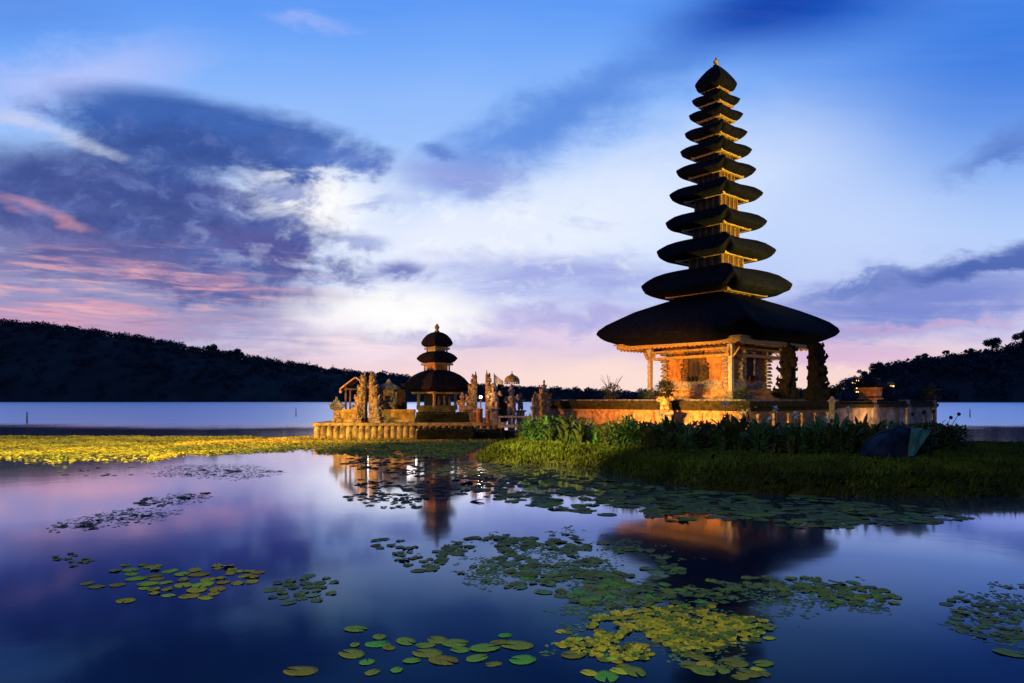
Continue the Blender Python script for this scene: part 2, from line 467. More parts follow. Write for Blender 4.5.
# ------------------------------------------------------------------ mesh helpers
class MB:
    def __init__(self):
        self.v, self.f = [], []

    def add(self, vs, fs):
        n = len(self.v)
        self.v.extend(vs)
        self.f.extend([tuple(i + n for i in f) for f in fs])

    def box(self, c, s, rz=0.0, taper=1.0, rx=0.0):
        m = Matrix.Rotation(rz, 3, 'Z') @ Matrix.Rotation(rx, 3, 'X')
        vs = []
        for z in (-1, 1):
            k = 1.0 if z < 0 else taper
            for x, y in ((-1, -1), (1, -1), (1, 1), (-1, 1)):
                vs.append(tuple(Vector(c) + m @ Vector((x * s[0] / 2 * k, y * s[1] / 2 * k, z * s[2] / 2))))
        self.add(vs, [(3, 2, 1, 0), (4, 5, 6, 7), (0, 1, 5, 4), (1, 2, 6, 5), (2, 3, 7, 6), (3, 0, 4, 7)])
        return self

    def bevbox(self, c, s, b=0.02):
        """box with chamfered vertical and top edges"""
        x, y, z = s[0] / 2, s[1] / 2, s[2] / 2
        rings = []
        for zz, k in ((-z, 0), (z - b, 0), (z, b)):
            r = []
            for sx, sy in ((-1, -1), (1, -1), (1, 1), (-1, 1)):
                o = [(sx * (x - k), sy * (y - k - b)), (sx * (x - k - b), sy * (y - k))]
                if sx * sy < 0:
                    o.reverse()
                o = o if (sx, sy) in ((-1, -1), (1, 1), (1, -1), (-1, 1)) else o
                r += [(c[0] + a, c[1] + d, c[2] + zz) for a, d in o]
            rings.append(r)
        # order each ring by angle
        rings = [sorted(r, key=lambda q: math.atan2(q[1] - c[1], q[0] - c[0])) for r in rings]
        self.loft(rings, True)
        return self

    def loft(self, rings, caps=True):
        n = len(rings[0])
        vs = [tuple(q) for r in rings for q in r]
        fs = []
        for i in range(len(rings) - 1):
            for j in range(n):
                a, b = i * n + j, i * n + (j + 1) % n
                fs.append((a, b, b + n, a + n))
        if caps:
            fs.append(tuple(range(n - 1, -1, -1)))
            fs.append(tuple((len(rings) - 1) * n + j for j in range(n)))
        self.add(vs, fs)

    def lathe(self, prof, c=(0, 0, 0), n=16, sx=1.0, sy=1.0, rot=0.0):
        rings = [[(c[0] + r * sx * math.cos(2 * math.pi * j / n + rot), c[1] + r * sy * math.sin(2 * math.pi * j / n + rot), c[2] + z)
                  for j in range(n)] for r, z in prof]
        self.loft(rings)
        return self

    def square(self, prof, c=(0, 0, 0)):
        """stack of squares: profile of (half side, z)"""
        return self.lathe([(r * math.sqrt(2), z) for r, z in prof], c, 4, rot=math.pi / 4)

    def tube(self, pts, rad, n=7):
        pts = [Vector(q) for q in pts]
        rings = []
        for i, q in enumerate(pts):
            d = (pts[min(i + 1, len(pts) - 1)] - pts[max(i - 1, 0)]).normalized()
            a = d.orthogonal().normalized()
            if abs(d.z) < 0.95:
                a = d.cross(Vector((0, 0, 1))).normalized()
            else:
                a = (Vector((1, 0, 0)) - d * d.x).normalized()
            b = d.cross(a)
            r = rad[i] if isinstance(rad, (list, tuple)) else rad
            rings.append([q + (a * math.cos(2 * math.pi * j / n) + b * math.sin(2 * math.pi * j / n)) * r for j in range(n)])
        self.loft(rings)
        return self

    def ball(self, c, r, n=10, m=7, lump=0.0, seed=0.0):
        r = (r, r, r) if not isinstance(r, (tuple, list)) else r
        rings = []
        for i in range(m + 1):
            th = math.pi * (i / m) * 0.98 + 0.01 * math.pi
            ring = []
            for j in range(n):
                ph = 2 * math.pi * j / n
                d = Vector((math.sin(th) * math.cos(ph), math.sin(th) * math.sin(ph), -math.cos(th)))
                k = 1 + lump * mnoise.noise(d * 2.0 + Vector((seed, seed * 1.7, 0)))
                ring.append((c[0] + d.x * r[0] * k, c[1] + d.y * r[1] * k, c[2] + d.z * r[2] * k))
            rings.append(ring)
        self.loft(rings)
        return self

    def leaf(self, base, dirv, length, width, droop=0.4, seg=4, up=(0, 0, 1)):
        """a blade with a fold and a droop"""
        p = Vector(base)
        d = Vector(dirv).normalized()
        side = d.cross(Vector(up))
        if side.length < 1e-3:
            side = Vector((1, 0, 0))
        side.normalize()
        vs, fs = [], []
        for i in range(seg + 1):
            t_ = i / seg
            w = width * 0.5 * (math.sin(math.pi * min(1, 0.12 + t_ * 0.88)) ** 0.8 + 0.03)
            nrm = side.cross(d)
            vs += [tuple(p - side * w + nrm * w * 0.25), tuple(p), tuple(p + side * w + nrm * w * 0.25)]
            d = (d + Vector((0, 0, -droop / seg))).normalized()
            p = p + d * (length / seg)
        for i in range(seg):
            a = i * 3
            fs += [(a, a + 1, a + 4, a + 3), (a + 1, a + 2, a + 5, a + 4)]
        self.add(vs, fs)

    def mesh(self, name, m=None, smooth_=False):
        me = bpy.data.meshes.new(name)
        me.from_pydata([tuple(q) for q in self.v], [], self.f)
        if m:
            me.materials.append(m)
        if smooth_:
            me.polygons.foreach_set('use_smooth', [True] * len(me.polygons))
        me.update()
        return me

    def build(self, name, m, parent=None, loc=(0, 0, 0), rz=0.0, smooth_=False):
        o = bpy.data.objects.new(name, self.mesh(name, m, smooth_))
        COL.objects.link(o)
        o.location = loc
        o.rotation_euler = (0, 0, rz)
        if parent:
            o.parent = parent
        return o


def np_mesh(name, verts, faces_loops, size, m, smooth_=False):
    """fast mesh of faces that all have the same number of corners"""
    me = bpy.data.meshes.new(name)
    nf = len(faces_loops) // size
    me.vertices.add(len(verts))
    me.vertices.foreach_set('co', np.asarray(verts, dtype=np.float32).ravel())
    me.loops.add(len(faces_loops))
    me.loops.foreach_set('vertex_index', np.asarray(faces_loops, dtype=np.int32))
    me.polygons.add(nf)
    me.polygons.foreach_set('loop_start', np.arange(0, nf * size, size, dtype=np.int32))
    me.polygons.foreach_set('loop_total', np.full(nf, size, dtype=np.int32))
    me.materials.append(m)
    me.update(calc_edges=True)
    me.validate()
    if smooth_:
        me.polygons.foreach_set('use_smooth', [True] * nf)
    return me


def link(name, me, parent=None, loc=(0, 0, 0), rz=0.0):
    o = bpy.data.objects.new(name, me)
    COL.objects.link(o)
    o.location = loc
    o.rotation_euler = (0, 0, rz)
    if parent:
        o.parent = parent
    return o


def tag(o, label=None, cat=None, group=None, kind=None):
    if label: o['label'] = label
    if cat: o['category'] = cat
    if group: o['group'] = group
    if kind: o['kind'] = kind
    return o


def thing(name, label, cat, loc=(0, 0, 0), rz=0.0, group=None):
    o = bpy.data.objects.new(name, None)
    COL.objects.link(o)
    o.location = loc
    o.rotation_euler = (0, 0, rz)
    o.empty_display_size = 0.3
    return tag(o, label, cat, group)


def copy_tree(src, kids, loc, rz, label=None, group=None):
    c = src.copy()
    COL.objects.link(c)
    c.location = loc
    c.rotation_euler = (0, 0, rz)
    if label: c['label'] = label
    if group: c['group'] = group
    for k in kids:
        k2 = k.copy()
        COL.objects.link(k2)
        k2.parent = c
    return c


def carve(o, voxel=0.04, amount=0.05, size=0.18):
    """weld the shapes of a carving into one skin and roughen it"""
    r = o.modifiers.new('weld', 'REMESH')
    r.mode = 'VOXEL'
    r.voxel_size = voxel
    r.use_smooth_shade = True
    tx = bpy.data.textures.get('chisel%d' % int(size * 1000))
    if not tx:
        tx = bpy.data.textures.new('chisel%d' % int(size * 1000), 'CLOUDS')
        tx.noise_scale = size
        tx.noise_depth = 2
    dm = o.modifiers.new('chisel', 'DISPLACE')
    dm.texture = tx
    dm.strength = amount
    dm.mid_level = 0.5
    return o


def wx_(px, d):
    """sideways metres of something d metres ahead that stands at picture column px"""
    return (px - 512.0) / F * d


def zz(py, d):
    return HC - (py - 400.0) / F * d


def wd(py, z=0.0):
    return (HC - z) * F / (py - 400.0)


# ================================================================== SETTING
# ---- lake
rows = [0.2, 2, 4, 7, 11, 16, 24, 36, 55, 90, 160, 300, 600, 1200, 3000]
me = MB()
vs, fs = [], []
xs = [-3000, -600, -150, -40, -12, -4, 4, 12, 40, 150, 600, 3000]
rws = [-60, -20, -6] + rows
for y in rws:
    for x in xs:
        vs.append((x, y, 0))
nx = len(xs)
for i in range(len(rws) - 1):
    for j in range(nx - 1):
        a = i * nx + j
        fs.append((a, a + 1, a + nx + 1, a + nx))
me.add(vs, fs)
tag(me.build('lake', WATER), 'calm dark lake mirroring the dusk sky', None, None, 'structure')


def lump_mesh(n=9, m=6, seed=0):
    b = MB()
    b.ball((0, 0, 0), 1.0, n, m, 0.7, seed)
    return np.array(b.v), b.f


def crown_cloud(centres, radii, seed=0, faces=120):
    """many tree crowns as loose clusters of leaf-clump faces, one vertex array of triangles"""
    rng = np.random.RandomState(seed)
    V = []
    for c, r in zip(centres, radii):
        n = faces
        d = rng.normal(size=(n, 3))
        d /= np.linalg.norm(d, axis=1)[:, None]
        d[:, 2] *= 0.75
        rad = r * (0.55 + 0.5 * rng.rand(n))[:, None]
        pos = np.array(c)[None] + d * rad
        s = r * (0.08 + 0.11 * rng.rand(n))
        for k in range(3):
            off = rng.normal(size=(n, 3)) * s[:, None]
            V.append(np.stack([pos + off], 0)[0])
    # interleave
    out = []
    it = iter(V)
    for _ in centres:
        a, b, c_ = next(it), next(it), next(it)
        out.append(np.stack([a, b, c_], 1).reshape(-1, 3))
    return np.concatenate(out)


def ridge_height(pts, px):
    xs_ = [q[0] for q in pts]
    ys_ = [q[1] for q in pts]
    return np.interp(px, xs_, ys_)


def hillside(name, label, pts, d0, depth, x0, x1, seed, tree_r, ntree, woodlabel):
    """a wooded hill whose crest follows pts (picture column, picture row) at its ridge"""
    n, m = 120, 14
    vs, fs = [], []
    rng = np.random.RandomState(seed)
    dr = d0 + depth * 0.5
    for j in range(m + 1):
        t_ = j / m
        for i in range(n + 1):
            px = x0 + (x1 - x0) * i / n
            d = d0 + depth * t_
            X = wx_(px, dr) * (1 + 0.0 * t_)
            prof = math.sin(min(1.0, t_ / 0.5) * math.pi / 2) ** 0.8 if t_ <= 0.5 else math.cos((t_ - 0.5) / 0.5 * math.pi / 2)
            H = zz(ridge_height(pts, px), dr) - tree_r * 1.1
            z = max(-2.0, prof * H + 2.0 * mnoise.noise(Vector((X * 0.02, d * 0.03, seed))))
            if j in (0, m):
                z = -2.0
            vs.append((X, d, z))
    for j in range(m):
        for i in range(n):
            a = j * (n + 1) + i
            fs.append((a, a + 1, a + n + 2, a + n + 1))
    b = MB()
    b.add(vs, fs)
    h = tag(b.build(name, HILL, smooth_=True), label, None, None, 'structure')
    cs, rs = [], []
    for k in range(ntree):
        px = x0 + (x1 - x0) * rng.rand()
        t_ = 0.5 - 0.49 * rng.rand() ** 1.6 if rng.rand() < 0.62 else 0.5 + rng.normal() * 0.03
        prof = math.sin(min(1.0, t_ / 0.5) * math.pi / 2) ** 0.8
        H = zz(ridge_height(pts, px), dr) - tree_r * 1.1
        if H < -1:
            continue
        r = tree_r * (0.55 + 0.75 * rng.rand() ** 2)
        cs.append((wx_(px, dr), d0 + depth * t_, max(0, prof * H) + r * 0.5))
        rs.append(r)
    V = crown_cloud(cs, rs, seed)
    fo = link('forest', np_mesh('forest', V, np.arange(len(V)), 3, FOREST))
    tag(fo, woodlabel, 'forest', None, 'stuff')


hillside('left_hill', 'long dark wooded hill sloping down to the lake',
         [(-700, 300), (-300, 308), (-60, 316), (0, 320), (60, 325), (120, 333), (180, 343), (235, 354), (300, 364), (345, 370), (400, 374), (470, 384), (560, 390), (700, 398)],
         690, 260, -700, 640, 3, 5.2, 3000, 'dense dark forest covering the long hill on the left')
hillside('far_hill', 'low distant shore beyond the temple',
         [(380, 392), (470, 384), (520, 387), (575, 388), (620, 390), (760, 392), (830, 388), (880, 386), (960, 388), (1100, 392)],
         720, 120, 380, 1100, 5, 5.0, 700, 'low dark woods along the far shore behind the tall pagoda')
hillside('right_hill', 'dark wooded hill rising at the right edge of the lake',
         [(815, 400), (832, 391), (842, 383), (852, 379), (862, 378), (868, 376), (885, 366), (915, 360), (940, 358), (965, 355), (990, 352), (1020, 342), (1080, 328), (1250, 315)],
         640, 110, 815, 1250, 8, 6.5, 1150, 'dense dark forest covering the hill on the right')

# ---- the grass island
OUT = [(-1.25, 23.6), (-0.5, 21.6), (0.4, 21.0), (1.5, 20.7), (2.5, 19.2), (3.4, 17.0), (4.2, 15.4), (5.2, 14.6), (7, 14.15), (9, 14.1), (11.1, 14.5),
       (15, 15), (21, 15.6), (23, 19), (21, 23.2), (16.4, 24.4), (17.4, 28), (22.6, 36), (28.8, 45), (27, 50), (12, 53), (2, 48), (0.2, 41),
       (0.2, 36), (0.1, 30), (-0.7, 26)]


def densify(P, k=8):
    P = np.array(P)
    n = len(P)
    out = []
    for i in range(n):
        p0, p1, p2, p3 = P[i - 1], P[i], P[(i + 1) % n], P[(i + 2) % n]
        for s in range(k):
            u = s / k
            out.append(0.5 * ((2 * p1) + (p2 - p0) * u + (2 * p0 - 5 * p1 + 4 * p2 - p3) * u ** 2 + (3 * p1 - p0 - 3 * p2 + p3) * u ** 3))
    return np.array(out)


OUTD = densify(OUT)


def sdist(Q):
    """signed distance of points Q (n,2) to the shore line of the island, positive on land"""
    Q = np.asarray(Q, float)
    A, B = OUTD, np.roll(OUTD, -1, 0)
    best = np.full(len(Q), 1e9)
    inside = np.zeros(len(Q), bool)
    for a, b in zip(A, B):
        ab = b - a
        t_ = np.clip(((Q - a) @ ab) / (ab @ ab + 1e-9), 0, 1)
        dd = np.hypot(*(Q - (a + t_[:, None] * ab)).T)
        best = np.minimum(best, dd)
        c = (a[1] > Q[:, 1]) != (b[1] > Q[:, 1])
        xi = (b[0] - a[0]) * (Q[:, 1] - a[1]) / (b[1] - a[1] + 1e-12) + a[0]
        inside ^= c & (Q[:, 0] < xi)
    return np.where(inside, best, -best)


def land_z(Q):
    s = sdist(Q)
    n = np.array([mnoise.noise(Vector((q[0] * 0.8, q[1] * 0.8, 0.0))) for q in Q])
    z = np.where(s > 0, 0.60 * (1 - np.exp(-s / 0.38)), s * 0.8)
    return np.maximum(z + n * 0.05 * (s > 0.1), -0.6), s


step = 0.28
gx = np.arange(-2.4, 30.4, step)
gy = np.arange(13.0, 54.5, step)
GX, GY = np.meshgrid(gx, gy)
Q = np.stack([GX.ravel(), GY.ravel()], 1)
Z, S = land_z(Q)
Z = Z - 0.05
nx_, ny_ = len(gx), len(gy)
idx = np.arange(nx_ * ny_).reshape(ny_, nx_)
quads = np.stack([idx[:-1, :-1], idx[:-1, 1:], idx[1:, 1:], idx[1:, :-1]], -1).reshape(-1, 4)
keep = (S[quads] > -0.8).any(1)
me = np_mesh('island', np.column_stack([Q, Z]), quads[keep].ravel(), 4, SOIL, True)
tag(link('island', me), 'low grassy island under the temple', None, None, 'structure')

# grass on the bank: uncountable
rng = np.random.RandomState(4)
n = 190000
q = np.column_stack([rng.uniform(-1.6, 22, n), rng.uniform(13.8, 27, n)])
s0 = sdist(q)
near_edge = np.exp(-np.clip(s0 - 0.9, 0, 9) / 1.6)
q = q[(s0 > -0.02) & (rng.rand(n) < 0.25 + 0.75 * near_edge)]
gz, gs = land_z(q)
nb = len(q)
h = rng.uniform(0.045, 0.11, nb) * (1 + 0.5 * (gs < 0.6) * rng.rand(nb)) * (1 + 0.8 * (rng.rand(nb) < 0.03))
ang = rng.uniform(0, 2 * math.pi, nb)
tilt = rng.normal(size=(nb, 2)) * 0.45
# the blades at the edge hang over the water
w = rng.uniform(0.008, 0.02, nb)
base = np.column_stack([q, gz - 0.06])
sx = np.column_stack([np.cos(ang) * w, np.sin(ang) * w, np.zeros(nb)])
mid = base + np.column_stack([tilt[:, 0] * h * 0.35, tilt[:, 1] * h * 0.35 - 0.04 * (gs < 0.5), h * 0.75])
tip = base + np.column_stack([tilt[:, 0] * h, tilt[:, 1] * h - 0.12 * (gs < 0.5), h * (1.1 - 0.35 * np.abs(tilt[:, 0]))])
V = np.stack([base - sx, base + sx, mid + sx * 0.7, tip, mid - sx * 0.7], 1).reshape(-1, 3)
tag(link('grass', np_mesh('grass', V, np.arange(len(V)), 5, GRASS)), 'long green grass covering the island bank', 'grass', None, 'stuff')

# ================================================================== TALL PAGODA
ROT = R(40)
DC = 36.0
CX, CY = wx_(716, DC), DC
S36 = F / DC
e2 = Vector((math.cos(ROT), math.sin(ROT), 0))
e1 = Vector((-math.sin(ROT), math.cos(ROT), 0))


def thatch(Rr, zb, zt, rings, flare=0.075, n=112):
    """thick thatched square roof: rings of (share of the radius, z)"""
    pe = 11.0
    a = Rr / (math.sqrt(2) * 2 ** (-1 / pe))
    out = []
    for k, z, w in rings:
        ring = []
        for j in range(n):
            t_ = 2 * math.pi * j / n + math.pi / 4
            c, s = math.cos(t_), math.sin(t_)
            ex = 2 / pe
            # more square at the eave, rounder at the neck
            x = math.copysign(abs(c) ** ex, c)
            y = math.copysign(abs(s) ** ex, s)
            rr = math.hypot(x, y) / math.sqrt(2) / (2 ** (-1 / pe))
            corner = abs(math.sin(2 * t_)) ** 3
            nz = mnoise.noise(Vector((x * 3 * k, y * 3 * k, z * 2 + Rr))) * 0.018 * Rr * w
            if k > 0.93:
                nz += mnoise.noise(Vector((x * 23 * Rr, y * 23 * Rr, k * 9))) * 0.035
            sag = -flare * Rr * (1 - corner) * w
            ring.append((x * a * k * (1 - 0.03 * (1 - corner) * w), y * a * k * (1 - 0.03 * (1 - corner) * w), z + sag + nz))
        out.append(ring)
    return out


def roof_rings(Rr, ztip, drop, rise, top):
    return [(0.55, ztip - drop * 0.9, 0.3), (0.66, ztip - drop, 0.4), (0.80, ztip - drop * 0.74, 0.7), (0.91, ztip - drop * 0.40, 0.9), (0.97, ztip - drop * 0.13, 1), (1.0, ztip, 1),
            (0.985, ztip + rise * 0.08, 1), (0.93, ztip + rise * 0.26, 0.8), (0.82, ztip + rise * 0.52, 0.6), (0.68, ztip + rise * 0.72, 0.4),
            (0.52, ztip + rise * 0.87, 0.25), (0.40, ztip + rise * 0.95, 0.1), (top, ztip + rise, 0)]


PAG = thing('pagoda', 'tall pagoda of eleven black thatched roofs on the lit terrace', 'pagoda', (CX, CY, 0), ROT)
TIERS = [  # picture columns of both eave corners, row of the corner
    (600, 838, 332), (643, 791, 285), (659, 776, 251), (667.5, 767, 222), (670, 762, 194), (676.5, 755, 170.4), (680.5, 751, 150.7), (683, 744.5, 133),
    (687.6, 741, 115), (690, 737.5, 100), (693.5, 735, 85)]
TR = []
for l, r_, y in TIERS:
    TR.append(((r_ - l) / 2 / S36, HC + (400 - y) / S36))
for i, (Rr, zt) in enumerate(TR):
    drop = max(0.125 * Rr, 0.30) if i else 0.74
    last = i == len(TR) - 1
    if last:
        rings = [(0.5, zt - 0.36, 0.2), (0.75, zt - 0.36, 0.4), (0.92, zt - 0.2, 0.8), (1.0, zt, 1), (0.97, zt + 0.1, 0.8), (0.86, zt + 0.27, 0.5),
                 (0.68, zt + 0.5, 0.3), (0.46, zt + 0.74, 0.1), (0.24, zt + 0.93, 0), (0.06, zt + 1.02, 0)]
    else:
        nR, nz_ = TR[i + 1]
        ndrop = max(0.125 * nR, 0.30)
        rise = min(max(0.23 * Rr, 0.25), nz_ - ndrop - zt - 0.13) if i else 1.92
        rings = roof_rings(Rr, zt, drop, rise, 0.28 if i else 0.24)
        if not i:
            rings = rings[:7] + [(k_, zt + rise * r_, w_) for k_, r_, w_ in ((0.92, 0.23, 0.8), (0.82, 0.38, 0.6), (0.68, 0.56, 0.4), (0.52, 0.73, 0.25), (0.40, 0.85, 0.1), (0.24, 1.0, 0))]
    b = MB()
    b.loft(thatch(Rr, 0, 0, rings, 0.11 if i else 0.055))
    roof = b.build('roof', THATCH, PAG, smooth_=True)
    # gilded eave frame below the thatch and the little storey that carries it
    hs = 0.655 * Rr / math.sqrt(2)
    zb = zt - drop
    if i:
        b = MB()
        th = 0.08 + 0.02 * Rr
        for sgn in (-1, 1):
            b.box((sgn * hs, 0, zb - th / 2 - 0.03), (0.12, 2 * hs + 0.12, th))
            b.box((0, sgn * hs, zb - th / 2 - 0.031), (2 * hs - 0.125, 0.12, th))
        b.build('eave_beam', GILT, roof)
        ns = 0.43 * Rr / math.sqrt(2) * 1.05
        zlow = TR[i - 1][1] + 0.05
        b = MB()
        b.box((0, 0, (zlow + zb + 0.1) / 2), (2 * ns, 2 * ns, zb + 0.1 - zlow))
        st = b.build('storey', WOOD, PAG)
        b = MB()
        for k in range(-2, 3):
            for sgn in (-1, 1):
                b.box((k * ns * 0.47, sgn * (ns + 0.012), (zlow + zb) / 2), (ns * 0.12, 0.05, zb - zlow + 0.05))
                b.box((sgn * (ns + 0.012), k * ns * 0.47, (zlow + zb) / 2), (0.05, ns * 0.12, zb - zlow + 0.05))
        b.build('slat_panel', GILTD, st)
    if last:
        b = MB()
        b.lathe([(0.10, 0), (0.16, 0.05), (0.07, 0.12), (0.13, 0.2), (0.15, 0.26), (0.05, 0.34), (0.02, 0.46)], (0, 0, zt + 0.98), 10)
        b.build('finial', SAND, PAG, smooth_=True)

# big eave frame of the lowest roof
FL = 2.05
zbeam = 4.78
hb = 3.58
lowest = [c for c in PAG.children if c.name.startswith('roof')][0]
b = MB()
for sgn in (-1, 1):
    b.box((sgn * hb, 0, zbeam), (0.18, 2 * hb + 0.18, 0.20))
    b.box((0, sgn * hb, zbeam - 0.002), (2 * hb - 0.185, 0.18, 0.20))
    b.box((sgn * (hb + 0.08), 0, zbeam + 0.13), (0.26, 2 * hb + 0.42, 0.06))
    b.box((0, sgn * (hb + 0.08), zbeam + 0.128), (2 * hb - 0.11, 0.26, 0.06))
b.build('eave_beam', GILT, lowest)
for ax_ in (0, 1):
    for sgn in (-1, 1):
        nt_ = 52
        vs, fs = [], []
        for k in range(nt_ + 1):
            u = -hb + 0.1 + k * (2 * hb - 0.2) / nt_
            for th_ in (-0.02, 0.02):
                for zz_ in (zbeam - 0.09, zbeam - (0.2 if k % 2 else 0.13)):
                    w_ = sgn * (hb + 0.03) + th_
                    vs.append((w_, u, zz_) if ax_ == 0 else (u, w_, zz_))
        for k in range(nt_):
            a = k * 4
            fs += [(a, a + 1, a + 5, a + 4), (a + 2, a + 6, a + 7, a + 3), (a + 1, a + 3, a + 7, a + 5)]
        b = MB()
        b.add(vs, fs)
        b.build('fringe_board', GILT, lowest)
b = MB()
b.box((0, 0, zbeam + 0.1), (2 * hb - 0.24, 2 * hb - 0.24, 0.05))
for k in range(-7, 8):
    b.box((k * 0.45, 0, zbeam + 0.02), (0.09, 2 * hb - 0.3, 0.1))
b.build('ceiling', WOOD, PAG)
# columns with brackets and tie beams
cs_ = 2.42
for sx_, sy_ in ((-1, -1), (1, -1), (-1, 1), (1, 1)):
    b = MB()
    b.square([(0.10, FL + 0.35), (0.10, zbeam - 0.5), (0.13, zbeam - 0.45), (0.13, zbeam - 0.1)], (sx_ * cs_, sy_ * cs_, 0))
    c = b.build('column', PALE, PAG)
    b = MB()
    b.square([(0.22, FL - 0.05), (0.22, FL + 0.12), (0.16, FL + 0.2), (0.18, FL + 0.36)], (sx_ * cs_, sy_ * cs_, 0))
    b.build('footing', GREYST, c)
    b = MB()
    for ax in ((1, 0), (0, 1)):
        for sg in (-1, 1):
            P0 = Vector((sx_ * cs_, sy_ * cs_, zbeam - 0.75))
            P1 = P0 + Vector((ax[0] * sg * 0.45, ax[1] * sg * 0.45, 0.5))
            b.tube([P0, P0.lerp(P1, 0.5) + Vector((0, 0, -0.08)), P1], [0.03, 0.055, 0.03], 5)
    b.build('bracket', GILT, c)
b = MB()
for sgn in (-1, 1):
    b.box((sgn * cs_, 0, zbeam - 0.62), (0.12, 2 * cs_ - 0.28, 0.14))
    b.box((0, sgn * cs_, zbeam - 0.60), (2 * cs_ - 0.28, 0.12, 0.14))
    b.box((sgn * cs_, 0, zbeam - 0.28), (0.10, 2 * cs_ - 0.28, 0.10))
    b.box((0, sgn * cs_, zbeam - 0.27), (2 * cs_ - 0.28, 0.10, 0.10))
b.build('tie_beam', GILT, PAG)
# inner shrine on its stepped plinth
b = MB()
b.square([(2.22, FL - 0.04), (2.22, FL + 0.16), (2.08, FL + 0.17), (2.08, FL + 0.36), (2.14, FL + 0.37), (2.14, FL + 0.44), (2.0, FL + 0.45), (2.0, FL + 0.56)])
b.build('plinth', BRICK, PAG)
bs = 1.84
zs0, zs1 = FL + 0.55, zbeam - 0.06
b = MB()
b.box((0, 0, (zs0 + zs1) / 2), (2 * bs, 2 * bs, zs1 - zs0))
cella = b.build('inner_shrine', STUCCO, PAG)
for sx_, sy_ in ((-1, -1), (1, -1), (-1, 1), (1, 1)):
    b = MB()
    for k in range(11):
        z0 = zs0 + 0.05 + k * 0.185
        b.box((sx_ * (bs + 0.0), sy_ * (bs + 0.0), z0 + 0.08), (0.36 + 0.08 * (k % 2), 0.36 + 0.08 * (k % 2), 0.13), 0, 0.8)
    for k in range(5):
        b.box((sx_ * (bs - 0.35 + k * 0.02), sy_ * (bs + 0.02), zs1 - 0.15 - k * 0.1), (0.5 - k * 0.09, 0.12, 0.09))
        b.box((sx_ * (bs + 0.02), sy_ * (bs - 0.35 + k * 0.02), zs1 - 0.15 - k * 0.1), (0.12, 0.5 - k * 0.09, 0.09))
    b.build('corner_carving', PALEST, cella)
b = MB()
for (cxx, cyy, w1, w2) in ((0, -bs - 0.03, 2 * bs - 0.5, 0.1), (-bs - 0.03, 0, 0.1, 2 * bs - 0.5)):
    b.box((cxx, cyy, zs0 + 0.2), (w1, w2, 0.36))
    b.box((cxx * 1.012, cyy * 1.012, zs0 + 0.02), (w1 * 1.05, w2 * 1.05, 0.1))
b.build('skirting', PALEST, cella)
# carved doorways in the two visible faces
for face in (0, 1):
    dr = MB()
    fr = MB()
    def put(mb, u, z, w, h, t_, out):
        if face == 0:
            mb.box((-bs - out, u, z), (t_, w, h))
        else:
            mb.box((u, -bs - out, z), (w, t_, h))
    put(dr, 0, zs0 + 0.36 + 0.75, 0.62, 1.42, 0.08, 0.05)
    for k in (-1, 1):
        put(dr, 0.155 * k, zs0 + 1.1, 0.25, 1.2, 0.05, 0.085)
    d_ = dr.build('door', WOOD, cella)
    for k in (-1, 1):
        put(fr, 0.42 * k, zs0 + 1.1, 0.18, 1.5, 0.2, 0.08)
        put(fr, 0.60 * k, zs0 + 0.95, 0.14, 1.1, 0.16, 0.07)
        put(fr, 0.75 * k, zs0 + 0.75, 0.12, 0.6, 0.14, 0.06)
        for j in range(4):
            put(fr, (0.68 + 0.05 * (j % 2)) * k, zs0 + 0.55 + j * 0.22, 0.2, 0.1, 0.22, 0.07)
    for j in range(5):
        put(fr, 0, zs0 + 1.86 + j * 0.09, 1.1 - 0.2 * j, 0.1, 0.26 - 0.02 * j, 0.08)
    carve(fr.build('door_frame', GREYST if face else BROWNST, cella), 0.035, 0.05, 0.1)
    # carved figures at the foot of the door
    st = MB()
    for k in (-1, 0, 1):
        u = k * 0.22 + 0.05
        put(st, u, zs0 + 0.42, 0.12, 0.18, 0.14, 0.22)
        put(st, u + 0.02, zs0 + 0.54, 0.09, 0.12, 0.1, 0.22)
    carve(st.build('door_carving', DARKST, cella), 0.025, 0.03, 0.06)
# slatted screen on the left side behind the column
b = MB()
for k in range(5):
    b.box((-0.6, cs_ - 0.1, 3.0 + k * 0.28), (1.6, 0.08, 0.22))
b.build('slat_screen', WOOD, PAG)

# ================================================================== TERRACE
NC = Vector((CX, CY, 0)) - (e1 + e2) * 4.6
L1, L2 = 13.1, 8.1
TER = thing('terrace', 'orange brick terrace with dark mossy coping under the tall pagoda', 'terrace', (NC.x, NC.y, 0), ROT)
b = MB()
b.box((L2 / 2, L1 / 2, 0.98), (L2 - 0.1, L1 - 0.1, 1.30))
b.build('brick_wall', BRICK, TER)
b = MB()
for zc, hh, o in ((0.42, 0.3, 0.10), (0.74, 0.10, 0.05), (1.46, 0.09, 0.07)):
    b.box((L2 / 2, L1 / 2, zc), (L2 - 0.1 + 2 * o, L1 - 0.1 + 2 * o, hh))
for k in range(9):
    b.box((-0.0, 1.0 + k * 1.38, 1.08), (0.14, 0.22, 0.62))
for k in range(6):
    b.box((0.9 + k * 1.3, 0.0, 1.08), (0.22, 0.14, 0.62))
b.build('wall_moulding', BRICK, TER)
b = MB()
b.box((L2 / 2, L1 / 2, 1.60), (L2 + 0.2, L1 + 0.2, 0.17))
b.box((L2 / 2, L1 / 2, 1.82), (L2 + 0.42, L1 + 0.42, 0.26))
b.build('coping', MOSS, TER)
b = MB()
b.box((L2 / 2, L1 / 2, 1.99), (L2 - 0.5, L1 - 0.5, 0.08))
b.build('paved_floor', GREYST, TER)

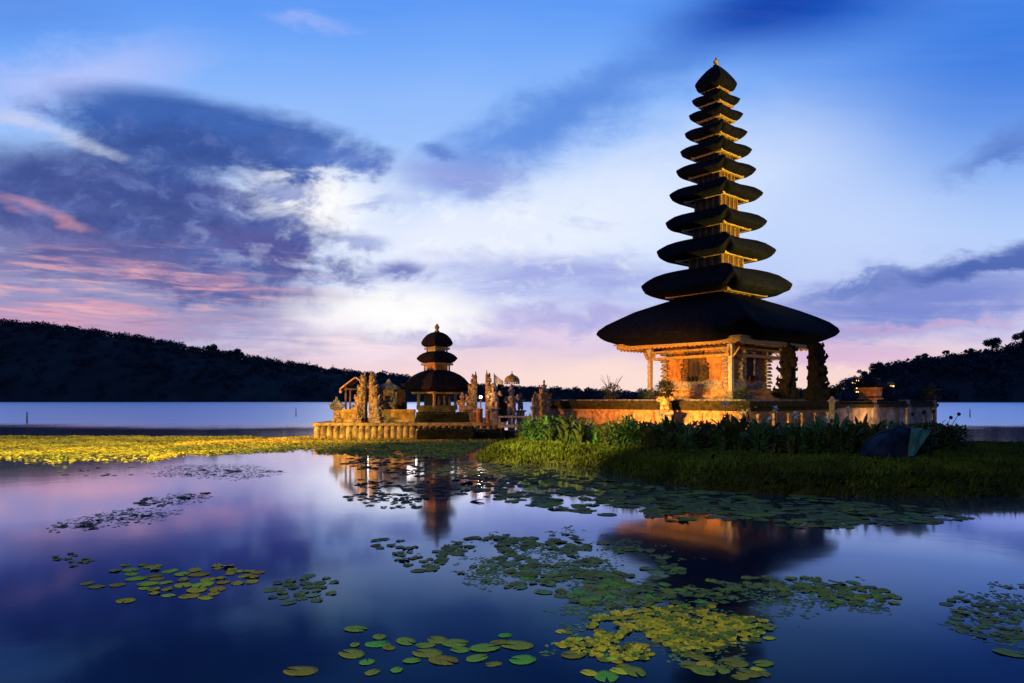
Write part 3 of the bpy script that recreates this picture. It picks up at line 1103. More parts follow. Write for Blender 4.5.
# lower boundary wall running on to the right
BW = thing('boundary_wall', 'low pale wall with mossy cap running right from the terrace', 'wall', (NC.x, NC.y, 0), ROT)
b = MB()
b.box((15.6, 0.35, 1.0), (14.2, 0.34, 1.16))
b.build('masonry', LIME, BW)
b = MB()
b.box((15.6, 0.35, 1.68), (14.3, 0.66, 0.2))
b.box((15.6, 0.35, 1.86), (14.3, 0.44, 0.16))
b.build('coping', MOSS, BW)
for k in (8.6, 13.2, 18.0, 22.3):
    b = MB()
    b.square([(0.26, 0.4), (0.26, 1.5), (0.32, 1.56), (0.32, 1.75), (0.24, 1.8), (0.24, 2.02)], (k, 0.34, 0))
    b.build('pier', LIME, BW)


def carved_stack(prof, seed=0, horn=True, dxy=1.0):
    """stepped stone tower of (half width, z0, z1) with upturned corners"""
    b = MB()
    rg = random.Random(seed)
    for w_, z0, z1 in prof:
        b.box((0, 0, (z0 + z1) / 2), (2 * w_, 2 * w_ * dxy, z1 - z0))
        if horn:
            for sx_ in (-1, 1):
                for sy_ in (-1, 1):
                    b.box((sx_ * w_, sy_ * w_ * dxy, z1 + 0.01), (w_ * 0.4, w_ * 0.4 * dxy, (z1 - z0) * 0.7 + 0.06), 0.0, 0.25)
    return b


def gate_half(h, w_, d_, side, seed):
    """half of a split gate: sheer inner face at x=0, stepped and flaming on the outside"""
    b = MB()
    rg = random.Random(seed)
    n_ = 9
    for i in range(n_):
        t_ = i / n_
        ww = w_ * (1 - t_) ** 0.75 * (1.0 if i % 2 == 0 else 0.82) + 0.07
        z0 = h * 0.92 * t_
        z1 = h * 0.92 * (i + 1) / n_ + 0.02
        dd = d_ * (1 - 0.55 * t_)
        b.box((side * ww / 2, 0, (z0 + z1) / 2), (ww, dd, z1 - z0))
        b.box((side * (ww + 0.02), 0, z1), (w_ * 0.16, dd * 0.9, h * 0.07 + rg.random() * 0.06), 0, 0.3)
        b.box((side * ww * 0.55, -dd / 2 - 0.02, (z0 + z1) / 2), (ww * 0.5, 0.1, (z1 - z0) * 0.7))
        for sy_ in (-1, 1):
            b.box((side * ww, sy_ * dd * 0.5, z1 + 0.02), (0.12, 0.12, 0.2), 0.3, 0.2)
    b.box((side * 0.07, 0, h * 0.96), (0.11, 0.13, h * 0.12), 0, 0.35)
    return b


def statue(b, h, x=0.0, y=0.0, z=0.0, fat=1.0, arms=True):
    """standing guardian: legs, belly, chest, arms, head with tall head-dress"""
    f = fat * h
    b.ball((x - 0.09 * f, y, z + 0.16 * h), (0.085 * f, 0.09 * f, 0.18 * h))
    b.ball((x + 0.09 * f, y, z + 0.16 * h), (0.085 * f, 0.09 * f, 0.18 * h))
    b.ball((x, y, z + 0.36 * h), (0.17 * f, 0.15 * f, 0.14 * h))
    b.ball((x, y, z + 0.52 * h), (0.16 * f, 0.13 * f, 0.14 * h))
    b.ball((x, y - 0.02 * f, z + 0.72 * h), (0.10 * f, 0.105 * f, 0.105 * h))
    b.ball((x, y - 0.11 * f, z + 0.70 * h), (0.04 * f, 0.05 * f, 0.045 * h))
    b.lathe([(0.13 * f, 0), (0.12 * f, 0.05 * h), (0.07 * f, 0.1 * h), (0.085 * f, 0.13 * h), (0.02 * f, 0.24 * h)], (x, y, z + 0.77 * h), 8)
    if arms:
        b.tube([(x - 0.16 * f, y, z + 0.6 * h), (x - 0.25 * f, y - 0.03 * f, z + 0.46 * h), (x - 0.14 * f, y - 0.14 * f, z + 0.42 * h)], [0.06 * f, 0.055 * f, 0.05 * f])
        b.tube([(x + 0.16 * f, y, z + 0.6 * h), (x + 0.27 * f, y - 0.05 * f, z + 0.5 * h), (x + 0.22 * f, y - 0.1 * f, z + 0.68 * h)], [0.06 * f, 0.055 * f, 0.05 * f])
    return b


# gate of two dark carved halves on the right side of the terrace
def spiky(h, w_, side, seed):
    b = MB()
    rg = random.Random(seed)
    b.box((side * w_ * 0.28, 0, h * 0.1), (w_ * 0.9, w_ * 0.8, h * 0.2))
    for i in range(10):
        t_ = i / 9
        ww = w_ * (0.78 - 0.34 * t_) * (0.75 + 0.45 * rg.random())
        b.box((side * ww * 0.45, 0, h * (0.08 + 0.84 * t_)), (ww, w_ * 0.6 * (1 - 0.3 * t_), h * 0.105))
        L = w_ * (0.35 + 0.55 * rg.random()) * (1.1 - 0.45 * t_)
        P0 = Vector((side * ww * 0.7, 0, h * (0.08 + 0.82 * t_)))
        b.tube([P0, P0 + Vector((side * L * 0.6, 0, -0.03)), P0 + Vector((side * L * 0.95, 0, 0.10)), P0 + Vector((side * L * 0.85, 0, 0.26))], [0.15, 0.12, 0.09, 0.04], 6)
        b.ball((side * ww * rg.random(), -w_ * 0.3, h * (0.08 + 0.82 * t_)), 0.13 + 0.05 * rg.random(), 7, 5)
        P1 = Vector((-side * 0.02, 0, h * (0.1 + 0.8 * t_)))
        if i % 2:
            b.tube([P1, P1 + Vector((-side * 0.16, 0, 0.0)), P1 + Vector((-side * 0.2, 0, 0.14))], [0.1, 0.08, 0.03], 6)
    b.tube([(side * w_ * 0.3, 0, h * 0.88), (side * w_ * 0.22, 0, h * 0.96), (side * w_ * 0.4, 0, h * 1.03)], [0.18, 0.12, 0.04], 6)
    return b


for (px, d, hh, ww, side, lb) in ((793.5, 33.6, 2.78, 0.80, -1, 'dark carved stone gate half nearest the pagoda columns on the terrace'),
                                  (811, 33.2, 2.86, 1.05, 1, 'dark carved stone gate half with flaming edge above the white post')):
    o = spiky(hh, ww, side, int(px)).build('split_gate_half', GATEDARK, None, (wx_(px, d), d, 1.98), 0.15)
    carve(o, 0.035, 0.05, 0.12)
    tag(o, lb, 'gate')

# white post at the terrace end
o = thing('stone_post', 'slender white stone post at the right end of the terrace', 'post', (wx_(832, 31.6), 31.6, 0.55))
MB().square([(0.09, 0), (0.09, 1.35)]).build('shaft', PALEST, o)
MB().square([(0.14, 1.35), (0.14, 1.42), (0.08, 1.5), (0.03, 1.62)]).build('cap', PALEST, o)

# lantern house on the boundary wall, dark finial at its end
q = NC + e2 * 13.2 + e1 * 0.34
LT = thing('lantern_shrine', 'small orange lantern shrine with dark peaked roof on the boundary wall', 'shrine', (q.x, q.y, 2.03), ROT)
MB().square([(0.50, 0), (0.50, 0.08), (0.42, 0.10), (0.46, 0.62), (0.54, 0.66), (0.54, 0.72)]).build('lantern_box', STUCCO, LT)
MB().square([(0.72, 0.66), (0.74, 0.78), (0.52, 0.95), (0.3, 1.15), (0.1, 1.32), (0.04, 1.5)]).build('roof', THATCH, LT)
q2 = NC + e2 * 22.3 + e1 * 0.34
o = carved_stack([(0.42, 0, 0.2), (0.3, 0.2, 0.55), (0.4, 0.55, 0.7), (0.22, 0.7, 0.95), (0.08, 0.95, 1.15)], 3).build('stone_finial', DARKST, None, (q2.x, q2.y, 2.0), ROT)
carve(o, 0.04, 0.05)
tag(o, 'dark stone finial on the far right end of the boundary wall', 'finial')

def leaf_ball(n_, r, ln, wd_, seed, flat=0.8):
    """bush made of separate leaves spread through its volume"""
    b = MB()
    rg_ = random.Random(seed)
    for k in range(n_):
        v = Vector((rg_.gauss(0, 1), rg_.gauss(0, 1), rg_.gauss(0, 1))).normalized() * (0.35 + 0.65 * rg_.random() ** 0.6)
        k2 = 1 + 0.35 * mnoise.noise(v * 2.2 + Vector((seed, 0, 0)))
        c = Vector((v.x * r[0], v.y * r[1], v.z * r[2])) * k2
        b.leaf(c, v + Vector((rg_.uniform(-.6, .6), rg_.uniform(-.6, .6), rg_.uniform(-.2, .8))), ln * rg_.uniform(.6, 1.2), wd_ * rg_.uniform(.6, 1.2), 0.5, 2)
    return b


# guardian statue before the left wall of the terrace, on its own plinth
GS = thing('guardian_statue', 'stone guardian statue with dark bushy head-dress before the left terrace wall', 'statue', (wx_(665, 31.2), 31.2, 0.5), -0.2)
MB().square([(0.36, 0), (0.36, 0.2), (0.24, 0.26), (0.24, 0.75), (0.36, 0.85), (0.36, 0.98)]).build('pedestal', GREYST, GS)
b = MB()
statue(b, 1.15, 0, 0, 0.96, 1.15)
carve(b.build('figure', SAND, GS), 0.025, 0.015, 0.08)
leaf_ball(620, (0.46, 0.38, 0.36), 0.17, 0.08, 12).build('headdress', HEDGE, GS, (0, 0, 1.98))

# white and pale details: bare frangipani, a bush on the terrace
FB = thing('frangipani', 'leafless pale frangipani shrub with fanned branches before the terrace corner', 'shrub', (wx_(741, 26.2), 26.2, 0.5))
b = MB()
rg = random.Random(5)


def grow(b, p, d, L, r, n_):
    q_ = p + d * L
    b.tube([p, p.lerp(q_, 0.5) + Vector((rg.uniform(-.04, .04), rg.uniform(-.04, .04), 0.03)), q_], [r, r * 0.85, r * 0.7], 6)
    if n_:
        for k in range(2 if n_ < 3 else 3):
            dd = (d + Vector((rg.uniform(-.8, .8), rg.uniform(-.6, .6), rg.uniform(-.1, .5)))).normalized()
            grow(b, q_, dd, L * 0.75, r * 0.72, n_ - 1)


grow(b, Vector((0, 0, 0)), Vector((0, 0, 1)), 0.45, 0.085, 3)
b.build('branch', TWIG, FB, smooth_=True)
b = MB()
for k in range(14):
    c = Vector((rg.uniform(-.7, .7), rg.uniform(-.5, .5), rg.uniform(0.9, 1.3)))
    for j in range(5):
        b.leaf(c, (math.cos(j * 1.26), math.sin(j * 1.26), 0.5), 0.09, 0.06, 0.3, 2)
b.build('blossom', PETAL, FB)


BU = thing('terrace_bush', 'leafy bush with bare twigs rising from the left end of the terrace', 'bush', (wx_(611, 37), 37, 2.0))
leaf_ball(420, (0.55, 0.5, 0.45), 0.16, 0.07, 3).build('foliage', LEAF, BU, (0, 0, 0.4))
b = MB()
for k in range(11):
    a = k * 0.9
    b.tube([(0, 0, 0.1), (0.3 * math.cos(a), 0.2 * math.sin(a), 0.8), (0.62 * math.cos(a), 0.4 * math.sin(a), 1.15 + 0.4 * random.random())], [0.02, 0.013, 0.006], 4)
b.build('twig', BARK, BU)
for px, d, rr in ((646, 35.5, 0.35), (741, 30.5, 0.3)):
    o = leaf_ball(160, (rr, rr, rr * 0.8), 0.16, 0.08, int(px)).build('potted_shrub', LEAF, None, (wx_(px, d), d, 2.0 + rr * 0.7))
    tag(o, 'small round shrub beside the guardian statue on the terrace' if px < 700 else 'small round shrub at the near pagoda column on the terrace', 'shrub')

# ================================================================== SMALL SHRINE ISLAND
DS = 35.0
SS = F / DS
x0, x1 = wx_(313, DS), wx_(505, 38)
TOPZ = 0.84
PLT = thing('shrine_platform', 'scalloped yellow stone platform in the lake under the small shrine', 'platform', (0, 0, 0))
b = MB()
b.box(((x0 + x1) / 2, DS + 5.2, TOPZ / 2 - 0.15), (x1 - x0 - 0.2, 10.0, TOPZ + 0.2))
b.build('core', SOIL, PLT)
b = MB()
nst = 30
for k in range(nst):
    w_ = (x1 - x0) / nst
    cx_ = x0 + w_ * (k + 0.5)
    b.lathe([(w_ * 0.50, -0.4), (w_ * 0.54, 0.1), (w_ * 0.53, 0.45), (w_ * 0.44, 0.62), (w_ * 0.2, 0.68)], (cx_, DS + 0.22, 0), 10)
for k in range(18):
    w_ = 0.36
    b.lathe([(w_ * 0.50, -0.4), (w_ * 0.54, 0.1), (w_ * 0.53, 0.45), (w_ * 0.44, 0.62), (w_ * 0.2, 0.68)], (x0 + 0.1, DS + 0.5 + w_ * k, 0), 8)
b.build('stone_facing', SEAWALL, PLT, smooth_=True)
b = MB()
b.box(((x0 + x1) / 2, DS + 5.2, 0.755), (x1 - x0 + 0.16, 10.3, 0.15))
b.build('coping', SEAWALL, PLT)

for (pa, pb, lb) in ((338, 358, 'short yellow wall left of the carved split gate'), (382, 415, 'yellow wall right of the carved split gate, ending at the hedge')):
    xa, xb = wx_(pa, DS + 0.9), wx_(pb, DS + 0.9)
    W = thing('low_wall', lb, 'wall', ((xa + xb) / 2, DS + 0.9, TOPZ - 0.01))
    MB().box((0, 0, 0.26), (xb - xa, 0.26, 0.52)).build('masonry', YWALL, W)
    b = MB()
    b.box((0, 0, 0.57), (xb - xa + 0.02, 0.42, 0.10))
    b.box((0, 0, 0.65), (xb - xa + 0.01, 0.30, 0.06))
    b.build('coping', YWALL, W)
    MB().box((0, -0.02, 0.06), (xb - xa - 0.01, 0.34, 0.12)).build('footing', SEAWALL, W)

# corner pillar with flared cap
CP = thing('corner_pillar', 'squat stone pillar with flared cap at the left corner of the shrine', 'pillar', (wx_(336.5, DS + 0.8), DS + 0.8, TOPZ), 0.3)
MB().square([(0.24, 0), (0.24, 0.14), (0.15, 0.2), (0.15, 0.62), (0.22, 0.68)]).build('shaft', SAND, CP)
b = carved_stack([(0.28, 0.68, 0.78), (0.36, 0.78, 0.88), (0.24, 0.88, 1.0), (0.14, 1.0, 1.12), (0.06, 1.12, 1.34)], 2)
carve(b.build('cap', GREYST, CP), 0.03, 0.03, 0.1)

# split gates
for (px, side, hh, ww, dd, mt, lb) in (
        (366.3, -1, 2.62, 0.72, DS + 1.1, SAND, 'left half of the carved split gate facing the water'),
        (369.8, 1, 2.66, 0.78, DS + 1.1, SAND, 'right half of the carved split gate facing the water'),
        (477.0, -1, 2.7, 0.80, DS + 2.2, SAND, 'left half of the tall gate beside the bright lamp'),
        (485.5, 1, 2.75, 0.72, DS + 2.2, SAND, 'right half of the tall gate beside the bright lamp'),
        (497.5, 1, 2.2, 0.95, DS + 3.2, DARKST, 'dark gate half between the flag and the golden parasol')):
    o = gate_half(hh, ww, 0.75, side, int(px)).build('split_gate_half', mt, None, (wx_(px, dd), dd, TOPZ - 0.01), 0.0)
    carve(o, 0.03, 0.03, 0.1)
    tag(o, lb, 'gate')

# gabled little shelter behind the left gate
GH = thing('gabled_shelter', 'small gabled shelter with orange roof edge behind the left gate half', 'shelter', (wx_(358, DS + 2.6), DS + 2.6, TOPZ))
b = MB()
for s in (-1, 1):
    P = [(0.02 * s, -0.7, 2.42), (s * 0.85, -0.7, 1.78), (s * 0.85, 0.7, 1.78), (0.02 * s, 0.7, 2.42)]
    b.add(P + [(x, y, z - 0.09) for x, y, z in P], [(0, 1, 2, 3), (7, 6, 5, 4), (0, 4, 5, 1), (1, 5, 6, 2), (2, 6, 7, 3), (3, 7, 4, 0)])
b.build('roof', BRICK, GH)
for sx_ in (-1, 1):
    for sy_ in (-1, 1):
        MB().box((sx_ * 0.55, sy_ * 0.5, 0.96), (0.09, 0.09, 1.92)).build('post', WOOD, GH)
b = MB()
b.box((0, 0, 1.75), (1.25, 1.1, 0.08))
b.build('tie_beam', WOOD, GH)
b = MB()
b.lathe([(0.02, 0), (0.07, -0.06), (0.09, -0.16), (0.05, -0.2)], (-0.78, -0.7, 1.72), 8)
b.build('hanging_bell', SAND, GH)

# stone house shrine right of the gate
HS = thing('house_shrine', 'dark stone house shrine with tiny figures right of the split gate', 'shrine', (wx_(389, DS + 2.4), DS + 2.4, TOPZ))
MB().square([(0.45, 0), (0.45, 0.5), (0.36, 0.55), (0.36, 0.9), (0.46, 0.98), (0.46, 1.06)]).build('base', SAND, HS)
for sx_ in (-1, 1):
    for sy_ in (-1, 1):
        MB().box((sx_ * 0.34, sy_ * 0.34, 1.4), (0.1, 0.1, 0.7)).build('post', GREYST, HS)
MB().box((0, 0.3, 1.4), (0.56, 0.08, 0.7)).build('back_panel', GREYST, HS)
MB().square([(0.56, 1.72), (0.58, 1.80), (0.42, 1.95), (0.16, 2.08), (0.05, 2.3)]).build('roof', GREYST, HS)
o = thing('tall_dark_tablet', 'plain dark tablet standing behind the yellow wall', 'tablet', (wx_(399, DS + 4), DS + 4, TOPZ))
MB().bevbox((0, 0, 1.0), (0.85, 0.5, 2.0), 0.03).build('slab', DARKST, o)
MB().bevbox((0, 0, 2.06), (1.0, 0.62, 0.12), 0.03).build('cap', DARKST, o)

# the three-tiered pagoda
DP = 38.5
SP = F / DP
SPG = thing('small_pagoda', 'small pagoda with three brown thatched roofs beside the split gates', 'pagoda', (wx_(437, DP), DP, 0), R(43))
T3 = [(403, 471, 387), (416.5, 458, 358.5), (421.5, 453.5, 343)]
T3 = [((r_ - l) / 2 / SP, HC + (400 - y) / SP) for l, r_, y in T3]
for i, (Rr, zt) in enumerate(T3):
    drop = 0.26
    if i == 2:
        rings = [(0.55, zt - 0.2, .2), (0.8, zt - 0.2, .4), (0.95, zt - 0.1, .8), (1, zt, 1), (0.96, zt + 0.1, .8), (0.84, zt + 0.27, .5), (0.62, zt + 0.47, .3), (0.38, zt + 0.58, .1), (0.1, zt + 0.64, 0)]
    else:
        rings = roof_rings(Rr, zt, drop, (0.95, 0.42)[i], 0.3)
    b = MB()
    b.loft(thatch(Rr, 0, 0, rings, 0.06, 80))
    rf = b.build('roof', THATCH2, SPG, smooth_=True)
    hs = 0.74 * Rr / math.sqrt(2)
    b = MB()
    for s in (-1, 1):
        b.box((s * hs, 0, zt - drop - 0.07), (0.08, 2 * hs + 0.08, 0.12))
        b.box((0, s * hs, zt - drop - 0.071), (2 * hs - 0.085, 0.08, 0.12))
    b.build('eave_beam', GILT, rf)
    if i:
        ns = 0.52 * Rr / math.sqrt(2)
        zl = T3[i - 1][1] + 0.3
        MB().box((0, 0, (zl + zt - drop) / 2), (2 * ns, 2 * ns, zt - drop - zl + 0.1)).build('storey', STUCCO if i == 1 else PALE, SPG)
        for s in (-1, 1):
            for s2 in (-1, 1):
                MB().box((s * (ns + 0.06), s2 * (ns + 0.06), (zl + zt - drop) / 2), (0.07, 0.07, zt - drop - zl + 0.1)).build('corner_post', GILT, SPG)
b = MB()
zt = T3[2][1]
b.lathe([(0.1, 0), (0.15, 0.08), (0.07, 0.16), (0.14, 0.27), (0.12, 0.36), (0.03, 0.5)], (0, 0, zt + 0.58), 10)
b.build('finial', SAND, SPG, smooth_=True)
b = MB()
b.square([(0.85, TOPZ - .02), (0.85, TOPZ + 0.45), (0.75, TOPZ + 0.46), (0.75, TOPZ + 0.6), (0.82, TOPZ + 0.61), (0.82, TOPZ + 0.86)])
b.build('base', YWALL, SPG)
MB().square([(0.52, TOPZ + 0.86), (0.52, 2.5)]).build('inner_shrine', WOOD, SPG)
for sx_ in (-1, 1):
    for sy_ in (-1, 1):
        MB().square([(0.06, TOPZ + 0.85), (0.06, 2.55)], (sx_ * 0.74, sy_ * 0.74, 0)).build('column', GILT, SPG)
b = MB()
for k in (-1, 0, 1):
    statue(b, 0.55, k * 0.38, -0.66, TOPZ + 0.86, 1.0, False)
carve(b.build('carved_figure', SAND, SPG), 0.03, 0.03, 0.08)

# dark clipped hedges along the right half of the platform
for (pa, pb, dd, z0, hh, dep, lb) in ((416, 476, DS - 0.7, 0.0, 0.62, 0.9, 'long dark clipped hedge along the water below the small pagoda'),
                                      (417, 470, DS + 0.9, TOPZ - 0.1, 0.62, 0.7, 'dark hedge on the platform at the foot of the small pagoda'),
                                      (470, 500, DS - 0.2, 0.0, 0.45, 0.8, 'short dark hedge below the two orange posts')):
    xa, xb = wx_(pa, dd), wx_(pb, dd)
    H_ = thing('hedge', lb, 'hedge', ((xa + xb) / 2, dd, z0))
    MB().bevbox((0, 0, hh * 0.42), (xb - xa - 0.1, dep * 0.75, hh * 0.84), 0.08).build('twigwork', SOIL, H_)
    b = MB()
    rg2 = random.Random(int(pa))
    for k in range(int(900 * (xb - xa) / 3)):
        f_ = rg2.random()
        px_ = rg2.uniform(-0.5, 0.5) * (xb - xa)
        if f_ < 0.5:
            c = (px_, -dep * 0.42, rg2.uniform(0, hh))
            dv = (rg2.uniform(-1, 1), -1, rg2.uniform(-.3, 1))
        else:
            c = (px_, rg2.uniform(-.42, .42) * dep, hh * 0.86 + 0.05 * rg2.random())
            dv = (rg2.uniform(-1, 1), rg2.uniform(-1, 1), 1)
        b.leaf(c, dv, rg2.uniform(.06, .13), 0.05, 0.4, 2)
    b.build('foliage', HEDGE, H_)

# posts, statues, flag, parasol
for px, d, hh, lb in ((479.5, DS + 0.6, 0.72, 'thick orange post under the bright lamp'), (488, DS + 0.6, 0.62, 'thinner orange post right of the bright lamp')):
    o = thing('short_post', lb, 'post', (wx_(px, d), d, TOPZ - 0.02))
    MB().lathe([(0.17, 0), (0.17, hh - 0.06), (0.15, hh - 0.03)] if px < 485 else [(0.11, 0), (0.11, hh - 0.05), (0.1, hh - 0.02)], n=14).build('shaft', STUCCO, o, smooth_=True)
    MB().lathe([(0.19, hh - 0.04), (0.2, hh), (0.12, hh + 0.06)] if px < 485 else [(0.13, hh - 0.03), (0.14, hh), (0.08, hh + 0.05)], n=14).build('cap', SAND, o)

d = DS + 0.75
LMP = thing('garden_lamp', 'glaring lamp on a slim stem between the two tall gate halves', 'lamp', (wx_(480.5, d), d + 0.25, TOPZ - 0.02))
MB().tube([(0, 0, 0), (0, 0, 1.2)], 0.03).build('stem', WOOD, LMP)
MB().lathe([(0.04, 1.2), (0.10, 1.24), (0.10, 1.28)]).build('socket', WOOD, LMP)
o = MB().ball((0, 0, 1.34), 0.075, 12, 8).build('bulb', LAMP_ON, LMP, smooth_=True)
pl = bpy.data.lights.new('garden_lamp_light', 'POINT')
pl.energy = 45
pl.color = (1.0, 0.55, 0.2)
pl.shadow_soft_size = 0.1
po = bpy.data.objects.new('garden_lamp_light', pl)
COL.objects.link(po)
po.location = (wx_(480.5, d), d - 0.05, TOPZ + 1.4)

for (px, d, zb, hp, hs_, mp_, fat, lb) in (
        (494.5, DS + 1.2, TOPZ, 0.75, 1.35, PALEST, 1.1, 'pale stone statue on a plinth beneath the white flag'),
        (511.5, DS + 1.4, 0.2, 1.0, 1.65, PALEST, 0.9, 'pale stone statue standing under the golden parasol'),
        (520.5, DS + 1.8, 0.2, 1.25, 0.95, GREYST, 0.95, 'smallest grey statue right of the golden parasol'),
        (462, DS + 1.6, TOPZ, 0.5, 1.1, SAND, 1.0, 'brown statue left of the tall gate by the pagoda'),
        (377, DS + 0.5, TOPZ - 0.02, 0.3, 0.85, PALEST, 1.0, 'pale crouching statue at the foot of the right gate half'),
        (357, DS + 0.5, TOPZ - 0.02, 0.25, 0.7, SAND, 1.0, 'small sandstone statue at the foot of the left gate half')):
    ST = thing('stone_statue', lb, 'statue', (wx_(px, d), d, zb), random.uniform(-.3, .3))
    MB().square([(0.27, 0), (0.27, 0.1), (0.19, 0.14), (0.19, hp - 0.1), (0.27, hp - 0.06), (0.27, hp)]).build('pedestal', mp_, ST)
    carve(statue(MB(), hs_, 0, 0, hp - 0.02, fat).build('figure', mp_, ST), 0.025, 0.015, 0.08)
o = thing('small_island', 'low dark stone footing under the statues beside the footbridge', 'footing', (wx_(515, DS + 1.6), DS + 1.6, 0))
MB().bevbox((0, 0, 0.08), (1.5, 1.6, 0.55), 0.05).build('block', DARKST, o)

d = DS + 1.1
PR = thing('ceremonial_parasol', 'golden fringed ceremonial parasol above a pale statue', 'parasol', (wx_(512, d), d + 0.75, 0.3))
MB().tube([(0, 0, 0), (0, 0, 3.05)], 0.025, 6).build('pole', WOOD, PR)
MB().lathe([(0.40, 2.68), (0.42, 2.74), (0.38, 2.86), (0.28, 2.97), (0.13, 3.04), (0.03, 3.12), (0.02, 3.25)], n=20).build('canopy', GOLDCLOTH, PR, smooth_=True)
b = MB()
for k in range(20):
    a = k * math.pi / 10
    b.box((0.405 * math.cos(a), 0.405 * math.sin(a), 2.62), (0.02, 0.09, 0.12), a)
b.build('fringe', CLOTH, PR)

FLG = thing('flag', 'white pennant flag on a thin pole above the pale statue', 'flag', (wx_(494, DS + 2.0), DS + 2.0, TOPZ))
MB().tube([(0, 0, 0), (0, 0, 2.62)], 0.015, 6).build('pole', WOOD, FLG)
b = MB()
for k in range(5):
    u, v = k / 5, (k + 1) / 5
    ya, yb = 0.05 * math.sin(u * 6), 0.05 * math.sin(v * 6)
    vs = [(0.5 * u, ya, 2.08 - 0.1 * u), (0.5 * v, yb, 2.08 - 0.1 * v), (0.5 * v, yb, 2.58 - 0.40 * v), (0.5 * u, ya, 2.58 - 0.40 * u)]
    b.add(vs + [(x, y + 0.012, z) for x, y, z in vs], [(0, 1, 2, 3), (7, 6, 5, 4), (0, 4, 5, 1), (2, 6, 7, 3)])
b.build('cloth', CLOTH, FLG)

# footbridge to the main island
FBR = thing('footbridge', 'pale footbridge with single rail between the shrine and the grass island', 'bridge', (0, 0, 0))
xa, xb = wx_(498, DS), wx_(536, DS)
MB().box(((xa + xb) / 2, DS + 0.0, 0.66), (xb - xa, 1.0, 0.12)).build('deck', PALE, FBR)
b = MB()
for s in (-0.45, 0.45):
    b.box(((xa + xb) / 2, DS + s, 1.14), (xb - xa, 0.06, 0.06))
b.build('rail', PALE, FBR)
for px in (499.5, 512, 525, 534):
    for s in (-0.45, 0.45):
        MB().box((wx_(px, DS), DS + s, 0.92), (0.06, 0.06, 0.42)).build('post', PALE, FBR)
for px in (503, 530):
    MB().box((wx_(px, DS), DS, 0.2), (0.12, 0.8, 0.82)).build('pile', DARKST, FBR)

# gate pillars where the bridge lands
GP = thing('gate_pillar', 'carved sandstone gate pillar with spire where the footbridge lands', 'pillar', (wx_(544, 34.5), 34.5, 0.5), 0.4)
b = carved_stack([(0.30, 0, 0.4), (0.22, 0.4, 1.2), (0.28, 1.2, 1.35), (0.24, 1.35, 1.7), (0.28, 1.7, 1.8), (0.17, 1.8, 2.05), (0.1, 2.05, 2.25), (0.04, 2.25, 2.5)], 7)
carve(b.build('shaft', SAND, GP), 0.035, 0.05, 0.1)
GP2 = thing('bridge_post', 'shorter carved stone post at the end of the footbridge', 'post', (wx_(535.5, 33.8), 33.8, 0.4), 0.2)
b = carved_stack([(0.20, 0, 0.3), (0.14, 0.3, 1.1), (0.2, 1.1, 1.25), (0.15, 1.25, 1.6), (0.1, 1.6, 1.85), (0.04, 1.85, 2.0)], 9)
carve(b.build('shaft', SAND, GP2), 0.03, 0.05, 0.1)

# ================================================================== PLANTS ON THE BANK
def canna(seed, n_=15, hh=1.1):
    b = MB()
    rg_ = random.Random(seed)
    for k in range(n_):
        a = rg_.uniform(0, 2 * math.pi)
        r0 = rg_.uniform(0, 0.16)
        z0 = rg_.uniform(0.05, 0.6) * hh
        lean = rg_.uniform(0.15, 0.75)
        b.leaf((r0 * math.cos(a), r0 * math.sin(a), z0), (lean * math.cos(a), lean * math.sin(a), 1), rg_.uniform(.35, .6) * hh, rg_.uniform(.09, .16), rg_.uniform(.3, 1.1), 5)
    return b


def stems(seed, hh=1.1):
    b = MB()
    rg_ = random.Random(seed)
    for k in range(6):
        a = rg_.uniform(0, 2 * math.pi)
        b.tube([(0.05 * math.cos(a), 0.05 * math.sin(a), 0), (0.16 * math.cos(a), 0.16 * math.sin(a), rg_.uniform(.5, .8) * hh)], [0.02, 0.01], 5)
    return b


CAN = []
for k in range(5):
    CAN.append((canna(20 + k, 17 + k).mesh('foliage', LEAF), stems(20 + k).mesh('stem', LEAF)))
for k in range(3):
    b_ = leaf_ball(260, (0.42, 0.4, 0.42), 0.17, 0.085, 70 + k)
    b_.v = [(x, y, z + 0.45) for x, y, z in b_.v]
    CAN.append((b_.mesh('foliage', LEAF), stems(40 + k, 0.8).mesh('stem', LEAF)))
for k in range(2):
    CAN.append((canna(50 + k, 26, 0.8).mesh('foliage', LEAF), stems(50 + k, 0.6).mesh('stem', LEAF)))
line = [(522, 24.0), (560, 22.8), (600, 21.6), (650, 20.0), (700, 18.8), (760, 17.9), (830, 17.4), (900, 17.6), (955, 19.0)]
rng2 = random.Random(11)
NPL = 150
for k in range(NPL):
    px = 522 + (958 - 522) * (k + rng2.random()) / NPL
    d = float(np.interp(px, [q_[0] for q_ in line], [q_[1] for q_ in line])) + rng2.uniform(0, 2.0)
    X = wx_(px, d)
    z_, s_ = land_z(np.array([[X, d]]))
    if s_[0] < 0.5:
        continue
    fo, ste = CAN[rng2.choice((0, 1, 2, 3, 4, 5, 6, 7, 8, 9, 5, 6, 7))]
    zone = ('broad-leaved green plant in the sunlit bed left of the guardian statue' if px < 650 else
            'broad-leaved plant in the shaded bed below the terrace corner' if px < 800 else
            'broad-leaved dark plant in the bed beside the blue covered bundle')
    zone = zone.replace('sunlit', 'lighter')
    o = thing('leafy_plant', zone, 'plant', (X, d, float(z_[0]) - 0.06), rng2.uniform(0, 6.28), zone.replace('plant', 'plants').replace('broad', 'broad'))
    sc_ = rng2.uniform(0.6, 1.12) * (0.92 if px < 900 else 0.8)
    o.scale = (sc_ * 1.1, sc_ * 1.1, sc_)
    link('foliage', fo, o)
    link('stem', ste, o)

